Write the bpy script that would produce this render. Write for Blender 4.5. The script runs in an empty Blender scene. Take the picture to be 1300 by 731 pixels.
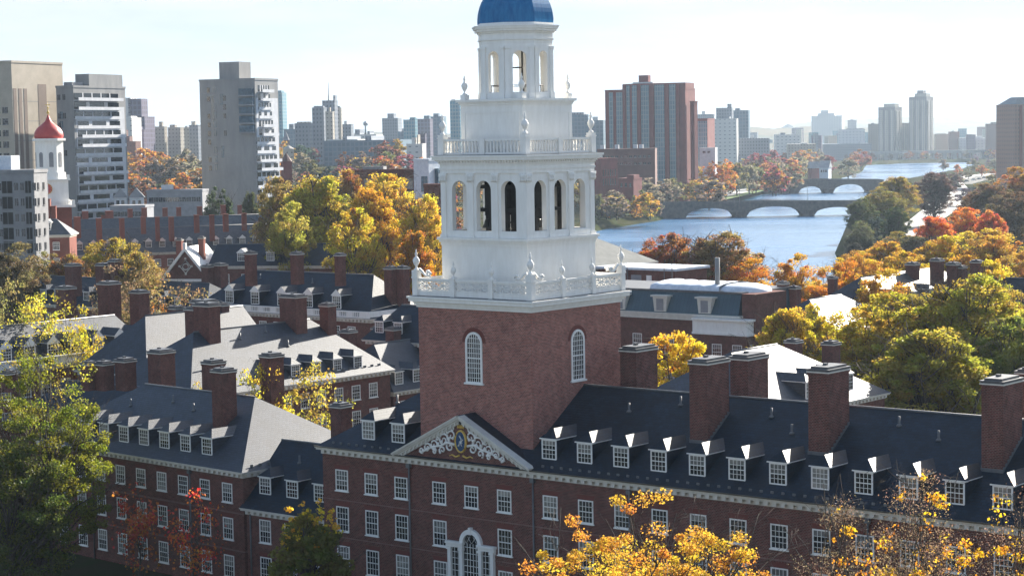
import bpy, math, random
from mathutils import Vector, Matrix
R = math.radians
C = bpy.context.scene.collection
SC = bpy.context.scene
# ------------------------------------------------------------------ camera
F_PX, PITCH, ROLL, CAM_Z = 2582.0, R(4.2527), R(0.9745), 40.0
cp_, sp_, cr_, sr_ = math.cos(PITCH), math.sin(PITCH), math.cos(ROLL), math.sin(ROLL)
_U = Vector((0, sp_, cp_)); _F = Vector((0, cp_, -sp_)); _X = Vector((1, 0, 0))
_R = _X * cr_ - _U * sr_; _UP = _X * sr_ + _U * cr_
cam = bpy.data.objects.new('camera', bpy.data.cameras.new('camera')); C.objects.link(cam)
cam.matrix_world = Matrix(((_R.x, _UP.x, -_F.x, 0), (_R.y, _UP.y, -_F.y, 0), (_R.z, _UP.z, -_F.z, CAM_Z), (0, 0, 0, 1)))
cam.data.sensor_width = 36.0; cam.data.lens = F_PX / 1300 * 36.0
cam.data.clip_start = 1.0; cam.data.clip_end = 60000
SC.camera = cam
# ------------------------------------------------------------------ sky, sun, exposure
SUN_AZ, SUN_EL = R(54.8), R(25.0)          # azimuth counted from +X, counter-clockwise
w = bpy.data.worlds.new('World'); SC.world = w; w.use_nodes = True
nt = w.node_tree; nt.nodes.clear()
sky = nt.nodes.new('ShaderNodeTexSky'); sky.sky_type = 'NISHITA'; sky.sun_disc = False
sky.sun_elevation = SUN_EL; sky.sun_rotation = R(90) - SUN_AZ
sky.air_density = 1.0; sky.dust_density = 1.0; sky.ozone_density = 1.0; sky.altitude = 0
bg = nt.nodes.new('ShaderNodeBackground'); bg.inputs['Strength'].default_value = 0.07
tc = nt.nodes.new('ShaderNodeTexCoord'); mp = nt.nodes.new('ShaderNodeMapping'); mp.inputs['Scale'].default_value = (2.2, 2.2, 11.0)
nz = nt.nodes.new('ShaderNodeTexNoise'); nz.inputs['Scale'].default_value = 2.6; nz.inputs['Detail'].default_value = 6; nz.inputs['Roughness'].default_value = .55
rp = nt.nodes.new('ShaderNodeValToRGB'); rp.color_ramp.elements[0].position = .40; rp.color_ramp.elements[1].position = .66
rp.color_ramp.elements[0].color = (2.62, 2.98, 3.32, 1); rp.color_ramp.elements[1].color = (3.45, 3.62, 3.8, 1)      # thin high veil of cloud near the horizon
sx = nt.nodes.new('ShaderNodeSeparateXYZ'); mr = nt.nodes.new('ShaderNodeMapRange'); mr.inputs['From Min'].default_value = .06; mr.inputs['From Max'].default_value = .40; mr.inputs['To Min'].default_value = 1.0; mr.inputs['To Max'].default_value = .0
mx = nt.nodes.new('ShaderNodeMix'); mx.data_type = 'RGBA'
out = nt.nodes.new('ShaderNodeOutputWorld')
L = nt.links.new
L(tc.outputs['Generated'], mp.inputs['Vector']); L(mp.outputs[0], nz.inputs['Vector']); L(nz.outputs[0], rp.inputs[0]); L(tc.outputs['Generated'], sx.inputs[0]); L(sx.outputs[2], mr.inputs[0])
L(mr.outputs[0], mx.inputs[0]); L(sky.outputs[0], mx.inputs[6]); L(rp.outputs[0], mx.inputs[7]); L(mx.outputs[2], bg.inputs['Color']); L(bg.outputs[0], out.inputs[0])
sl = bpy.data.lights.new('sun', 'SUN'); sl.energy = 5.0; sl.angle = R(.53); sl.color = (1.0, .93, .82)
so = bpy.data.objects.new('sun', sl); C.objects.link(so)
sdir = Vector((math.cos(SUN_AZ) * math.cos(SUN_EL), math.sin(SUN_AZ) * math.cos(SUN_EL), math.sin(SUN_EL)))
so.rotation_euler = sdir.to_track_quat('Z', 'Y').to_euler(); so.location = (0, 0, 300)
SC.view_settings.view_transform = 'Standard'; SC.view_settings.look = 'None'; SC.view_settings.gamma = 1.0
SC.view_settings.exposure = 1.75
SC.render.engine = 'CYCLES'
SC.cycles.max_bounces = 6; SC.cycles.diffuse_bounces = 3; SC.cycles.transparent_max_bounces = 6
SC.cycles.volume_bounces = 0; SC.cycles.caustics_reflective = False; SC.cycles.caustics_refractive = False
# ------------------------------------------------------------------ helpers
def ray(px, py): return _F + _R * ((px - 650) / F_PX) - _UP * ((py - 365.5) / F_PX)
def at(px, py, Y):
    d = ray(px, py); return Vector((0, 0, CAM_Z)) + d * (Y / d.y)
def onz(px, py, z):
    d = ray(px, py); return Vector((0, 0, CAM_Z)) + d * ((z - CAM_Z) / d.z)
def project(p):
    d = Vector(p) - Vector((0, 0, CAM_Z)); y = d.dot(_F); return 650 + F_PX * d.dot(_R) / y, 365.5 - F_PX * d.dot(_UP) / y
def tag(o, label=None, cat=None, group=None, kind=None):
    if label: o['label'] = label
    if cat: o['category'] = cat
    if group: o['group'] = group
    if kind: o['kind'] = kind
    return o
def empty(name, loc=(0, 0, 0), rz=0.0, label=None, cat=None, group=None):
    o = bpy.data.objects.new(name, None); C.objects.link(o); o.location = loc; o.rotation_euler = (0, 0, rz); o.empty_display_size = .5
    return tag(o, label, cat, group)
def link(name, mesh, parent=None, loc=(0, 0, 0), rz=0.0):
    o = bpy.data.objects.new(name, mesh); C.objects.link(o); o.location = loc; o.rotation_euler = (0, 0, rz)
    if parent: o.parent = parent
    return o
class MB:
    def __init__(s): s.v = []; s.f = []; s.m = []; s.sm = []
    def poly(s, pts, mi=0, smooth=False):
        n = len(s.v); s.v += [tuple(p) for p in pts]; s.f.append(tuple(range(n, n + len(pts)))); s.m.append(mi); s.sm.append(smooth)
    def hexa(s, b, t, mi=0, caps='tb'):
        """b, t: rings of points; side quads between them"""
        n = len(b)
        for i in range(n):
            j = (i + 1) % n; s.poly((b[i], b[j], t[j], t[i]), mi)
        if 't' in caps: s.poly(t, mi)
        if 'b' in caps: s.poly(b[::-1], mi)
        return s
    def box(s, x0, y0, z0, x1, y1, z1, mi=0):
        q = lambda z: [(x0, y0, z), (x1, y0, z), (x1, y1, z), (x0, y1, z)]
        return s.hexa(q(z0), q(z1), mi)
    def cbox(s, cx, cy, z0, hx, hy, z1, mi=0): return s.box(cx - hx, cy - hy, z0, cx + hx, cy + hy, z1, mi)
    def taper(s, cx, cy, z0, h0, z1, h1, mi=0):
        q = lambda h, z: [(cx - h, cy - h, z), (cx + h, cy - h, z), (cx + h, cy + h, z), (cx - h, cy + h, z)]
        return s.hexa(q(h0, z0), q(h1, z1), mi)
    def prism_y(s, xz, y0, y1, mi=0): return s.hexa([(x, y0, z) for x, z in xz], [(x, y1, z) for x, z in xz], mi)
    def prism_x(s, yz, x0, x1, mi=0): return s.hexa([(x0, y, z) for y, z in yz], [(x1, y, z) for y, z in yz], mi)
    def prism_z(s, xy, z0, z1, mi=0): return s.hexa([(x, y, z0) for x, y in xy], [(x, y, z1) for x, y in xy], mi)
    def ngon(s, cx, cy, r, n, z0, z1, rot=0.0, mi=0, r1=None):
        r1 = r if r1 is None else r1
        q = lambda rr, z: [(cx + rr * math.cos(rot + 2 * math.pi * k / n), cy + rr * math.sin(rot + 2 * math.pi * k / n), z) for k in range(n)]
        return s.hexa(q(r, z0), q(r1, z1), mi)
    def lathe(s, cx, cy, prof, n=12, rot=0.0, mi=0, smooth=True):
        P = [[(cx + r * math.cos(rot + 2 * math.pi * k / n), cy + r * math.sin(rot + 2 * math.pi * k / n), z) for k in range(n)] for r, z in prof]
        for a, b in zip(P, P[1:]):
            for k in range(n):
                j = (k + 1) % n; s.poly((a[k], a[j], b[j], b[k]), mi, smooth)
        s.poly(P[0][::-1], mi); s.poly(P[-1], mi)
        return s
    def tube(s, pts, r, n=6, mi=0, r1=None):
        pts = [Vector(p) for p in pts]; m = len(pts); rings = []
        for i, p in enumerate(pts):
            d = (pts[min(i + 1, m - 1)] - pts[max(i - 1, 0)]).normalized()
            a = d.cross(Vector((0, 0, 1)) if abs(d.z) < .9 else Vector((1, 0, 0))).normalized(); b = d.cross(a)
            rr = r if r1 is None else r + (r1 - r) * i / max(1, m - 1)
            rings.append([p + (a * math.cos(2 * math.pi * k / n) + b * math.sin(2 * math.pi * k / n)) * rr for k in range(n)])
        for A, B in zip(rings, rings[1:]):
            for k in range(n):
                j = (k + 1) % n; s.poly((A[k], A[j], B[j], B[k]), mi, True)
        s.poly(rings[0][::-1], mi); s.poly(rings[-1], mi)
        return s
    def mesh(s, name, mats):
        me = bpy.data.meshes.new(name)
        # weld smooth faces by coordinates
        idx = {}; vv = []; ff = []
        for f in s.f:
            g = []
            for i in f:
                k = tuple(round(c, 4) for c in s.v[i])
                if k not in idx: idx[k] = len(vv); vv.append(s.v[i])
                g.append(idx[k])
            ff.append(g)
        keep = [i for i, g in enumerate(ff) if len(set(g)) > 2]
        ff2 = []
        for i in keep:
            g = []
            for q in ff[i]:
                if q not in g: g.append(q)
            ff2.append(g)
        me.from_pydata(vv, [], ff2); me.update()
        uv = me.uv_layers.new(name='UVMap').data
        for p, i in zip(me.polygons, keep):
            p.material_index = s.m[i]; p.use_smooth = s.sm[i]
            n = p.normal
            if abs(n.z) > .97: t = Vector((1, 0, 0)); b = Vector((0, 1, 0))
            else:
                t = Vector((-n.y, n.x, 0)).normalized(); b = n.cross(t)
                if b.z < 0: b = -b
            for li in p.loop_indices:
                c = me.vertices[me.loops[li].vertex_index].co; uv[li].uv = (t.dot(c), b.dot(c))
        for mt in (mats if isinstance(mats, (list, tuple)) else [mats]): me.materials.append(mt)
        return me
    def build(s, name, mats, parent=None, loc=(0, 0, 0), rz=0.0): return link(name, s.mesh(name, mats), parent, loc, rz)
# ------------------------------------------------------------------ materials
def mat(name, rough=.7, spec=.3, metal=0.0):
    m = bpy.data.materials.new(name); m.use_nodes = True; b = m.node_tree.nodes['Principled BSDF']
    b.inputs['Roughness'].default_value = rough; b.inputs['Specular IOR Level'].default_value = spec; b.inputs['Metallic'].default_value = metal
    return m, m.node_tree, b
def node(t, kind, **kw):
    n = t.nodes.new(kind)
    for k, v in kw.items():
        if k in n.inputs: n.inputs[k].default_value = v
        else: setattr(n, k, v)
    return n
def mixc(t, fac, a, b, mode='MIX'):
    n = t.nodes.new('ShaderNodeMix'); n.data_type = 'RGBA'; n.blend_type = mode
    for sock, val in ((n.inputs[0], fac), (n.inputs[6], a), (n.inputs[7], b)):
        if hasattr(val, 'is_output'): t.links.new(val, sock)
        else: sock.default_value = val if isinstance(val, float) else (*val, 1)
    return n.outputs[2]
def noise(t, scale, detail=4, rough=.6, coord='Object', stretch=None):
    c = t.nodes.new('ShaderNodeTexCoord'); n = node(t, 'ShaderNodeTexNoise', Scale=scale, Detail=detail, Roughness=rough)
    if stretch:
        m = node(t, 'ShaderNodeMapping', Scale=stretch); t.links.new(c.outputs[coord], m.inputs[0]); t.links.new(m.outputs[0], n.inputs[0])
    else: t.links.new(c.outputs[coord], n.inputs[0])
    return n.outputs[0]
def ramp(t, fac, p0, p1, c0=(0, 0, 0), c1=(1, 1, 1)):
    n = t.nodes.new('ShaderNodeValToRGB'); e = n.color_ramp.elements
    e[0].position = p0; e[1].position = p1; e[0].color = (*c0, 1); e[1].color = (*c1, 1); t.links.new(fac, n.inputs[0]); return n.outputs[0]
def mottled(name, c0, c1, scale=2.0, rough=.7, spec=.3, stretch=None, bump=0.0, coord='Object'):
    m, t, b = mat(name, rough, spec); f = noise(t, scale, 5, .65, coord, stretch)
    t.links.new(mixc(t, ramp(t, f, .35, .65), c0, c1), b.inputs['Base Color'])
    if bump:
        bp = node(t, 'ShaderNodeBump', Strength=bump, Distance=.05); t.links.new(f, bp.inputs['Height']); t.links.new(bp.outputs[0], b.inputs['Normal'])
    return m
def courses(name, c1, c2, mortar, bw, rh, ms, rough, spec, big=(.8, 1.15), bump=.3, sc=.25):
    m, t, b = mat(name, rough, spec); u = t.nodes.new('ShaderNodeUVMap')
    br = node(t, 'ShaderNodeTexBrick', Scale=1.0); br.inputs['Color1'].default_value = (*c1, 1); br.inputs['Color2'].default_value = (*c2, 1); br.inputs['Mortar'].default_value = (*mortar, 1)
    br.inputs['Mortar Size'].default_value = ms; br.inputs['Brick Width'].default_value = bw; br.inputs['Row Height'].default_value = rh; br.inputs['Bias'].default_value = 0.0
    t.links.new(u.outputs[0], br.inputs[0])
    f = noise(t, sc, 6, .7); v = ramp(t, f, .3, .7, (big[0],) * 3, (big[1],) * 3)
    t.links.new(mixc(t, 1.0, br.outputs[0], v, 'MULTIPLY'), b.inputs['Base Color'])
    if bump:
        bp = node(t, 'ShaderNodeBump', Strength=bump, Distance=.03); t.links.new(br.outputs[1], bp.inputs['Height']); bp.invert = True; t.links.new(bp.outputs[0], b.inputs['Normal'])
    return m
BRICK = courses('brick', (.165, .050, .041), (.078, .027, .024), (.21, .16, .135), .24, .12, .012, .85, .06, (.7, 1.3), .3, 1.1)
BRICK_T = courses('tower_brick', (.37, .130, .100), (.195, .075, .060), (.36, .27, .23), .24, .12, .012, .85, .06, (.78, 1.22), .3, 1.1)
BRICK_R = courses('red_brick', (.24, .066, .046), (.18, .05, .036), (.24, .15, .12), .23, .09, .010, .85, .15)
LINTEL = mottled('gauged_brick', (.175, .058, .045), (.135, .046, .038), 6, .8, .15)
SLATE = courses('slate', (.007, .018, .036), (.003, .010, .021), (.002, .005, .009), .46, .30, .022, .50, .26, (.55, 1.6), .5, .5)
SLATE_P = courses('pale_slate', (.062, .068, .076), (.030, .035, .041), (.02, .02, .022), .40, .24, .014, .55, .8, (.7, 1.35), .3, .5)
SLATE_M = courses('grey_slate', (.022, .032, .050), (.010, .016, .028), (.005, .008, .012), .46, .30, .028, .60, .72, (.6, 1.55), .55, .5)
COPPER = courses('blue_grey_metal', (.045, .085, .108), (.038, .072, .095), (.02, .04, .05), .6, 6.0, .02, .45, .4, (.8, 1.2), .1)
WHITE = mottled('white_paint', (.765, .745, .70), (.84, .825, .785), 1.3, .6, .3, (1.6, 1.6, .35))
TRIM = mottled('stone_trim', (.56, .53, .47), (.66, .63, .56), 1.5, .7, .25)
CAP = mottled('chimney_slab', (.055, .055, .06), (.11, .11, .115), 2.0, .5, .45)
LEAD = mottled('lead_pipe', (.09, .095, .10), (.13, .135, .14), 3, .5, .5)
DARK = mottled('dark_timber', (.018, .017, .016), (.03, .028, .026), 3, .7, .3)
BRONZE = mottled('bronze', (.05, .045, .03), (.09, .075, .05), 4, .45, .5)
GOLD = mottled('gilding', (.65, .42, .08), (.75, .5, .12), 4, .35, .5)
BLUE = mottled('dome_blue', (.022, .125, .28), (.04, .185, .37), 2.2, .7, .12, (1.5, 1.5, .35))
BLUE2 = mottled('shield_blue', (.02, .055, .12), (.035, .085, .17), 3, .6, .2)
DRED = mottled('dome_red', (.42, .05, .05), (.5, .07, .06), 1.0, .5, .35)
CONC = mottled('concrete', (.225, .225, .225), (.30, .295, .285), .25, .85, .2, (1, 1, .3))
CONC2 = mottled('pale_concrete', (.40, .35, .28), (.48, .42, .34), .25, .85, .2)
GREY = mottled('grey_concrete', (.22, .22, .23), (.30, .30, .31), .4, .8, .2)
ASPHALT = mottled('asphalt', (.045, .045, .047), (.07, .07, .07), .5, .9, .2)
def glass(name, c0, c1, rough=.06, spec=.7):
    m, t, b = mat(name, rough, spec); oi = t.nodes.new('ShaderNodeObjectInfo'); f = noise(t, .9, 2)
    a = mixc(t, oi.outputs['Random'], c0, c1); t.links.new(mixc(t, ramp(t, f, .35, .7), a, tuple(c * .6 for c in c0)), b.inputs['Base Color']); return m
BELT = mottled('belt_course', (.17, .09, .075), (.22, .13, .11), 2, .8, .2)
GLASS = glass('window_glass', (.012, .016, .022), (.035, .042, .05))
BLIND = glass('glass_with_blind', (.12, .125, .125), (.36, .34, .30), .1, .6)
GLASS_B = glass('blue_glass', (.05, .10, .14), (.10, .17, .22), .12, .7)
def flat(name, c, rough=.6, spec=.3): return mottled(name, tuple(x * .88 for x in c), tuple(min(1, x * 1.1) for x in c), .6, rough, spec)
# ------------------------------------------------------------------ windows, dormers, chimneys, houses
_wc = {}
rng = random.Random(7)
def window_meshes(w_, h_, nc, nr, sill=True, fw=.10):
    k = (round(w_, 2), round(h_, 2), nc, nr, sill)
    if k in _wc: return _wc[k]
    def frame(m, y=0):
        a = w_ / 2
        m.box(-a, -.07, 0, -a + fw, .03, h_); m.box(a - fw, -.07, 0, a, .03, h_)
        m.box(-a + fw, -.066, h_ - fw, a - fw, .03, h_); m.box(-a + fw, -.066, 0, a - fw, .03, fw)
        if sill: m.box(-a - .08, -.14, -.09, a + .08, .03, -.002)
        for i in range(1, nc):
            x = -a + fw + (w_ - 2 * fw) * i / nc; m.box(x - .016, -.04, fw, x + .016, .0, h_ - fw)
        for j in range(1, nr):
            z = fw + (h_ - 2 * fw) * j / nr; t_ = .035 if j * 2 == nr else .016; m.box(-a + fw, -.045, z - t_, a - fw, -.001, z + t_)
    fm = MB(); frame(fm); fmesh = fm.mesh('window_frame', WHITE)
    pm = []
    for cut in (0, .25, .5, .5, .38, .8, 0, 1):
        p = MB(); z1 = h_ - fw * .6; zc = z1 - (z1 - fw * .6) * cut
        if cut < 1: p.box(-w_ / 2 + fw * .6, -.015, fw * .6, w_ / 2 - fw * .6, .01, zc, 0)
        if cut > 0: p.box(-w_ / 2 + fw * .6, -.0151, zc + .002, w_ / 2 - fw * .6, .0099, z1, 1)
        pm.append(p.mesh('window_pane', [GLASS, BLIND]))
    cm = []
    for cut in (0, .5, .3, .5, 1):
        p = MB(); frame(p); z1 = h_ - fw * .6; zc = z1 - (z1 - fw * .6) * cut
        if cut < 1: p.box(-w_ / 2 + fw * .6, -.015, fw * .6, w_ / 2 - fw * .6, .01, zc, 1)
        if cut > 0: p.box(-w_ / 2 + fw * .6, -.0151, zc + .002, w_ / 2 - fw * .6, .0099, z1, 2)
        cm.append(p.mesh('window', [WHITE, GLASS, BLIND]))
    _wc[k] = (fmesh, pm, cm); return _wc[k]
def add_window(parent, loc, rz, w_, h_, nc=4, nr=4, sill=True):
    f, p, c = window_meshes(w_, h_, nc, nr, sill)
    o = link('window', f, parent, loc, rz); link('pane', rng.choice(p), o); return o
_dc = {}
def add_dormer(parent, loc, rz, wd, hh, back, rise=.75, slate=None, gable=False, side=None):
    """loc: bottom centre of the dormer's front"""
    slate = slate or SLATE; k = (wd, hh, back, rise, slate.name, gable, side.name if side else '')
    if k not in _dc:
        m = MB(); a = wd / 2
        m.box(-a + .02, .02, -.5, a - .02, back, hh - .01, 0)
        e = .13; ap = .0 if gable else .75
        bl = [(-a - e, -e, hh), (a + e, -e, hh), (a + e, back + .1, hh), (-a - e, back + .1, hh)]
        r0 = (0, -e + ap, hh + rise); r1 = (0, back + .1, hh + rise)
        m.poly((bl[0], bl[1], r0), 2 if gable else 1); m.poly((bl[1], bl[2], r1, r0), 1); m.poly((bl[3], bl[0], r0, r1), 1); m.poly((bl[2], bl[3], r1), 1); m.poly(bl[::-1], 2)
        m.box(-a - e - .03, -e - .03, hh - .10, a + e + .03, .25, hh - .012, 2); m.box(-a - e, .26, hh - .08, a + e, back, hh - .013, 2)
        _dc[k] = m.mesh('dormer', [side or slate, slate, WHITE])
    o = link('dormer', _dc[k], parent, loc, rz)
    c = window_meshes(wd, hh - .11, 4, 4, False)[2]
    link('window', rng.choice(c), o, (0, -.005, 0)); return o
_chc = {}
def add_chimney(parent, x, y, w_, d_, z0, z1, brick=None, cap=True, name='chimney'):
    brick = brick or BRICK; k = (round(w_, 2), round(d_, 2), round(z1 - z0, 1), brick.name)
    if k not in _chc:
        h = z1 - z0; m = MB(); m.box(0, 0, 0, w_, d_, h - .62); m.box(-.06, -.06, h - .619, w_ + .06, d_ + .06, h - .46)
        c = MB(); c.box(-.11, -.11, h - .458, w_ + .11, d_ + .11, h - .36, 1); c.box(-.07, -.07, h - .358, w_ + .07, d_ + .07, h - .24, 0)
        c.box(-.13, -.13, h - .238, w_ + .13, d_ + .13, h - .17, 0); c.box(.14, .14, h - .168, w_ - .14, d_ - .14, h, 0)
        if w_ > 1.2: c.box(w_ * .3, d_ * .4, h + .001, w_ * .3 + .3, d_ * .4 + .3, h + .16, 0)
        _chc[k] = (m.mesh('chimney', brick), c.mesh('chimney_cap', [CAP, TRIM]))
    o = link(name, _chc[k][0], parent, (x, y, z0))
    if cap: link('cap', _chc[k][1], o)
    return o
def hip_roof(m, x0, x1, y0, y1, ze, zr, hl, hr, mi=0, gmi=1):
    ym = (y0 + y1) / 2; a, b, c, d = (x0, y0, ze), (x1, y0, ze), (x1, y1, ze), (x0, y1, ze)
    r0 = (x0 + (hl or 0), ym, zr); r1 = (x1 - (hr or 0), ym, zr)
    m.poly((a, b, r1, r0), mi); m.poly((c, d, r0, r1), mi)
    m.poly((d, a, r0), mi if hl else gmi); m.poly((b, c, r1), mi if hr else gmi); m.poly((a, d, c, b), gmi)
def cornice(m, x0, x1, y0, y1, ze, dent=True, pr=.42, ht=.62):
    m.box(x0 - .10, y0 - .10, ze - ht, x1 + .10, y1 + .10, ze - ht + .20)
    m.box(x0 - .06, y0 - .06, ze - ht + .2, x1 + .06, y1 + .06, ze - .24)
    m.box(x0 - pr, y0 - pr, ze - .239, x1 + pr, y1 + pr, ze - .10); m.box(x0 - pr - .08, y0 - pr - .08, ze - .099, x1 + pr + .08, y1 + pr + .08, ze)
    if dent:
        n = int((x1 - x0) / .74)
        for i in range(n):
            x = x0 + (i + .5) * (x1 - x0) / n; m.box(x - .17, y0 - .40, ze - ht + .12, x + .17, y0, ze - .24)
        n = int((y1 - y0) / .74)
        for i in range(n):
            y = y0 + (i + .5) * (y1 - y0) / n; m.box(x1, y - .17, ze - ht + .12, x1 + .40, y + .17, ze - .24)
def house(name, label, loc, rz, x0, x1, W, ze, zr, z0=-2.6, hips=(None, None), slate=None, brick=None, ov=.5, rows=(), cols=(), winw=1.5,
          rcols=(), dormers=(), dw=1.5, dh=1.75, dy=.92, drise=.75, dgable=False, chimneys=(), dent=True, cat='building', group=None, belts=(), rdormers=(), skipwin=(), dside=None):
    slate = slate or SLATE; brick = brick or BRICK
    t = empty(name, (loc[0], loc[1], 0), rz, label, cat, group)
    m = MB(); m.box(x0, 0, z0, x1, W, ze - .12, 0)
    for z in belts: m.box(x0 - .035, -.035, z - .07, x1 + .035, W + .035, z + .07, 2)
    for (zt, h) in rows:
        for x in cols:
            if (x, zt) in skipwin: continue
            m.prism_y([(x - winw / 2 - .02, zt + .02), (x + winw / 2 + .02, zt + .02), (x + winw / 2 + .22, zt + .42), (x - winw / 2 - .22, zt + .42)], -.012, .05, 1)
    m.build('wall', [brick, LINTEL, BELT], t)
    c = MB(); cornice(c, x0, x1, 0, W, ze, dent); c.build('cornice', TRIM, t)
    r = MB(); hip_roof(r, x0 - ov, x1 + ov, -ov, W + ov, ze + .002, zr, hips[0], hips[1])
    rf = r.build('roof', [slate, brick], t)
    cap = MB(); ym = W / 2; cap.tube([(x0 - ov + (hips[0] or 0), ym, zr), (x1 + ov - (hips[1] or 0), ym, zr)], .11, 6); cap.build('ridge_cap', LEAD, rf)
    for (zt, h) in rows:
        for x in cols:
            if (x, zt) not in skipwin: add_window(t, (x, 0, zt - h), 0, winw, h)
        for y in rcols: add_window(t, (x1, y, zt - h), R(90), winw, h)
    sl_ = (zr - ze) / (W / 2 + ov)
    for x in dormers: add_dormer(t, (x, dy, ze + sl_ * (dy + ov) - .05), 0, dw, dh, (dh + drise + .1) / sl_, drise, slate, dgable, dside)
    for y in rdormers: add_dormer(t, (x1 - dy, y, ze + sl_ * (dy + ov) - .05), R(90), dw, dh, (dh + drise + .1) / sl_, drise, slate, dgable)
    for (x, y, a, b, zt) in chimneys:
        yy = y if y < W / 2 else W - y - b
        add_chimney(t, x, y, a, b, ze + max(0, sl_ * (yy + ov)) - .6, zt, brick)
    return t
TH = 50.758
RZ = R(-(90 - TH))
U_ = Vector((math.sin(R(TH)), -math.cos(R(TH)), 0)); V_ = Vector((math.cos(R(TH)), math.sin(R(TH)), 0))
P0 = at(677, 605, 165.0); P0.z = 0
def uv(a, b, z=0.0): return P0 + U_ * a + V_ * b + Vector((0, 0, z))
# ------------------------------------------------------------------ the long brick house under the tower
rows = [(10.82, 1.88), (7.52, 2.2), (4.0, 2.25), (.6, 2.2)]
lcols = [-21.75, -18.2, -14.65]; ccols = [-10.27, -6.68, -3.1]; rc = [1.75 + 3.62 * i for i in range(14)]
rdorm = [1.0 + 3.64 * i for i in range(14)]
skip = {(-6.68, 7.52), (-6.68, 4.0), (-6.68, .6)}
HX0, HX1 = -24.1, 52.0
main = house('brick_house', 'long dark brick house with white pediment and dormers at the foot of the white tower', P0, RZ, HX0, HX1, 17.4, 12.72, 18.8, hips=(8.9, None), ov=.5,
             rows=rows, cols=lcols + ccols + rc, dormers=[-19.25, -15.7] + rdorm, dy=.92,
             chimneys=[(12.85, 3.9, 1.7, 3.1, 22.3), (23.7, 3.9, 1.75, 3.1, 22.3), (37.95, 3.9, 1.65, 3.1, 22.3), (1.05, 10.8, 1.7, 3.1, 22.05), (12.2, 10.8, 1.7, 3.1, 21.95)],
             belts=(8.1, 4.75, 1.2), skipwin=skip)
dp = MB()
for x in (-13.62, .03, 9.75, 31.0):
    dp = MB(); dp.tube([(x, -.12, -2.6), (x, -.12, 11.9)], .075, 8); dp.cbox(x, -.15, 11.75, .2, .15, 12.1); dp.build('downpipe', LEAD, main)
gt = MB(); gt.box(HX0 - .5, -.62, 12.73, HX1, -.5, 12.83); gt.build('gutter', BRONZE, main)
sg = MB(); sg.box(0, 0, 0, .25, .08, .23); SGM = sg.mesh('snow_guard', LEAD)
for i in range(60):
    x = HX0 + 1.2 + i * .95
    if not -15.2 < x < .4: link('snow_guard', SGM, main, (x, .02, 13.02))
# pediment
ped = MB(); a, b, zb, za = -15.05, .05, 12.74, 16.55; cxp = -7.5
ped.prism_y([(a + .6, zb), (b - .6, zb), (cxp, za - .25)], -.22, -.10, 0)
def rake(x0, z0, x1, z1, y0, y1, t0, t1, mi):
    d = Vector((x1 - x0, z1 - z0)).normalized(); n = Vector((-d.y, d.x)) * (1 if x1 > x0 else -1)
    ped.prism_y([(x0 + n.x * t0, z0 + n.y * t0), (x1 + n.x * t0, z1 + n.y * t0), (x1 + n.x * t1, z1 + n.y * t1), (x0 + n.x * t1, z0 + n.y * t1)], y0, y1, mi)
for sx in (a, b):
    rake(sx, zb, cxp, za, -.36, .1, -.42, -.2, 1); rake(sx, zb, cxp, za, -.52, .1, -.199, -.05, 1); rake(sx, zb, cxp, za, -.66, .1, -.049, .10, 1); rake(sx, zb, cxp, za, -.74, .1, .101, .24, 1)
    n = 16
    for i in range(2, n):
        f = (i - .2) / n; g = f + .022; X = lambda q: sx + (cxp - sx) * q; Zf = lambda q: zb + (za - zb) * q
        ped.prism_y([(X(f), Zf(f) - .44), (X(g), Zf(g) - .44), (X(g), Zf(g) - .20), (X(f), Zf(f) - .20)], -.50, -.34, 1)
# pediment roof running back into the main slope
pr = MB(); yb = 6.2
pr.poly([(a, -.7, zb), (cxp, -.7, za + .26), (cxp, yb, za + .26), (a, -.3, zb)], 0); pr.poly([(b, -.7, zb), (b, -.3, zb), (cxp, yb, za + .26), (cxp, -.7, za + .26)], 0)
po = ped.build('pediment', [BRICK, TRIM], main); pr.build('pediment_roof', SLATE, po)
# carved scrolls and shield on the pediment
sc = MB()
def spiral(cx, cz, r, turns, a0, sgn, th=.098, y=-.27):
    pts = []
    for i in range(26):
        q = i / 25; an = a0 + sgn * turns * 2 * math.pi * q; rr = r * (1 - .85 * q); pts.append((cx + rr * math.cos(an), y, cz + rr * math.sin(an)))
    sc.tube(pts, th, 5, 0, th * .55)
for s in (1, -1):
    for (dx, dz, r, tn, a0, dr) in ((1.05, 14.95, .55, 1.3, -1.2, 1), (1.95, 14.5, .58, 1.4, 2.4, -1), (2.95, 14.05, .5, 1.4, -2.0, 1), (3.8, 13.7, .4, 1.3, 2.4, -1), (4.45, 13.45, .26, 1.1, -2, 1), (1.25, 14.0, .42, 1.2, 1.2, -1), (2.1, 13.65, .36, 1.2, -1, 1), (2.95, 13.45, .25, 1.1, 2, -1), (1.0, 15.55, .28, 1.1, 0, 1), (1.75, 15.15, .25, 1.1, 1, 1), (2.7, 14.6, .22, 1.1, 1, 1)):
        spiral(cxp + s * dx, dz, r, tn, a0 if s > 0 else math.pi - a0, dr * s)
    sc.tube([(cxp + s * x, -.26, z) for x, z in ((.7, 14.2), (1.5, 14.35), (2.3, 14.0), (3.2, 13.85), (4.0, 13.45), (4.75, 13.3))], .13, 6, 0, .06)
    for i in range(9):
        x, z = .9 + i * .42, 14.75 - i * .16 + .14 * math.sin(i * 2.3); sc.lathe(cxp + s * x, -.27, [(.02, z - .16), (.13, z - .06), (.13, z + .06), (.02, z + .16)], 6)
scr = sc.build('carved_scrolls', WHITE, po)
sh = MB(); N = 20
el = lambda rx, rz_, cz: [(cxp + rx * math.cos(2 * math.pi * k / N), cz + rz_ * math.sin(2 * math.pi * k / N)) for k in range(N)]
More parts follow.
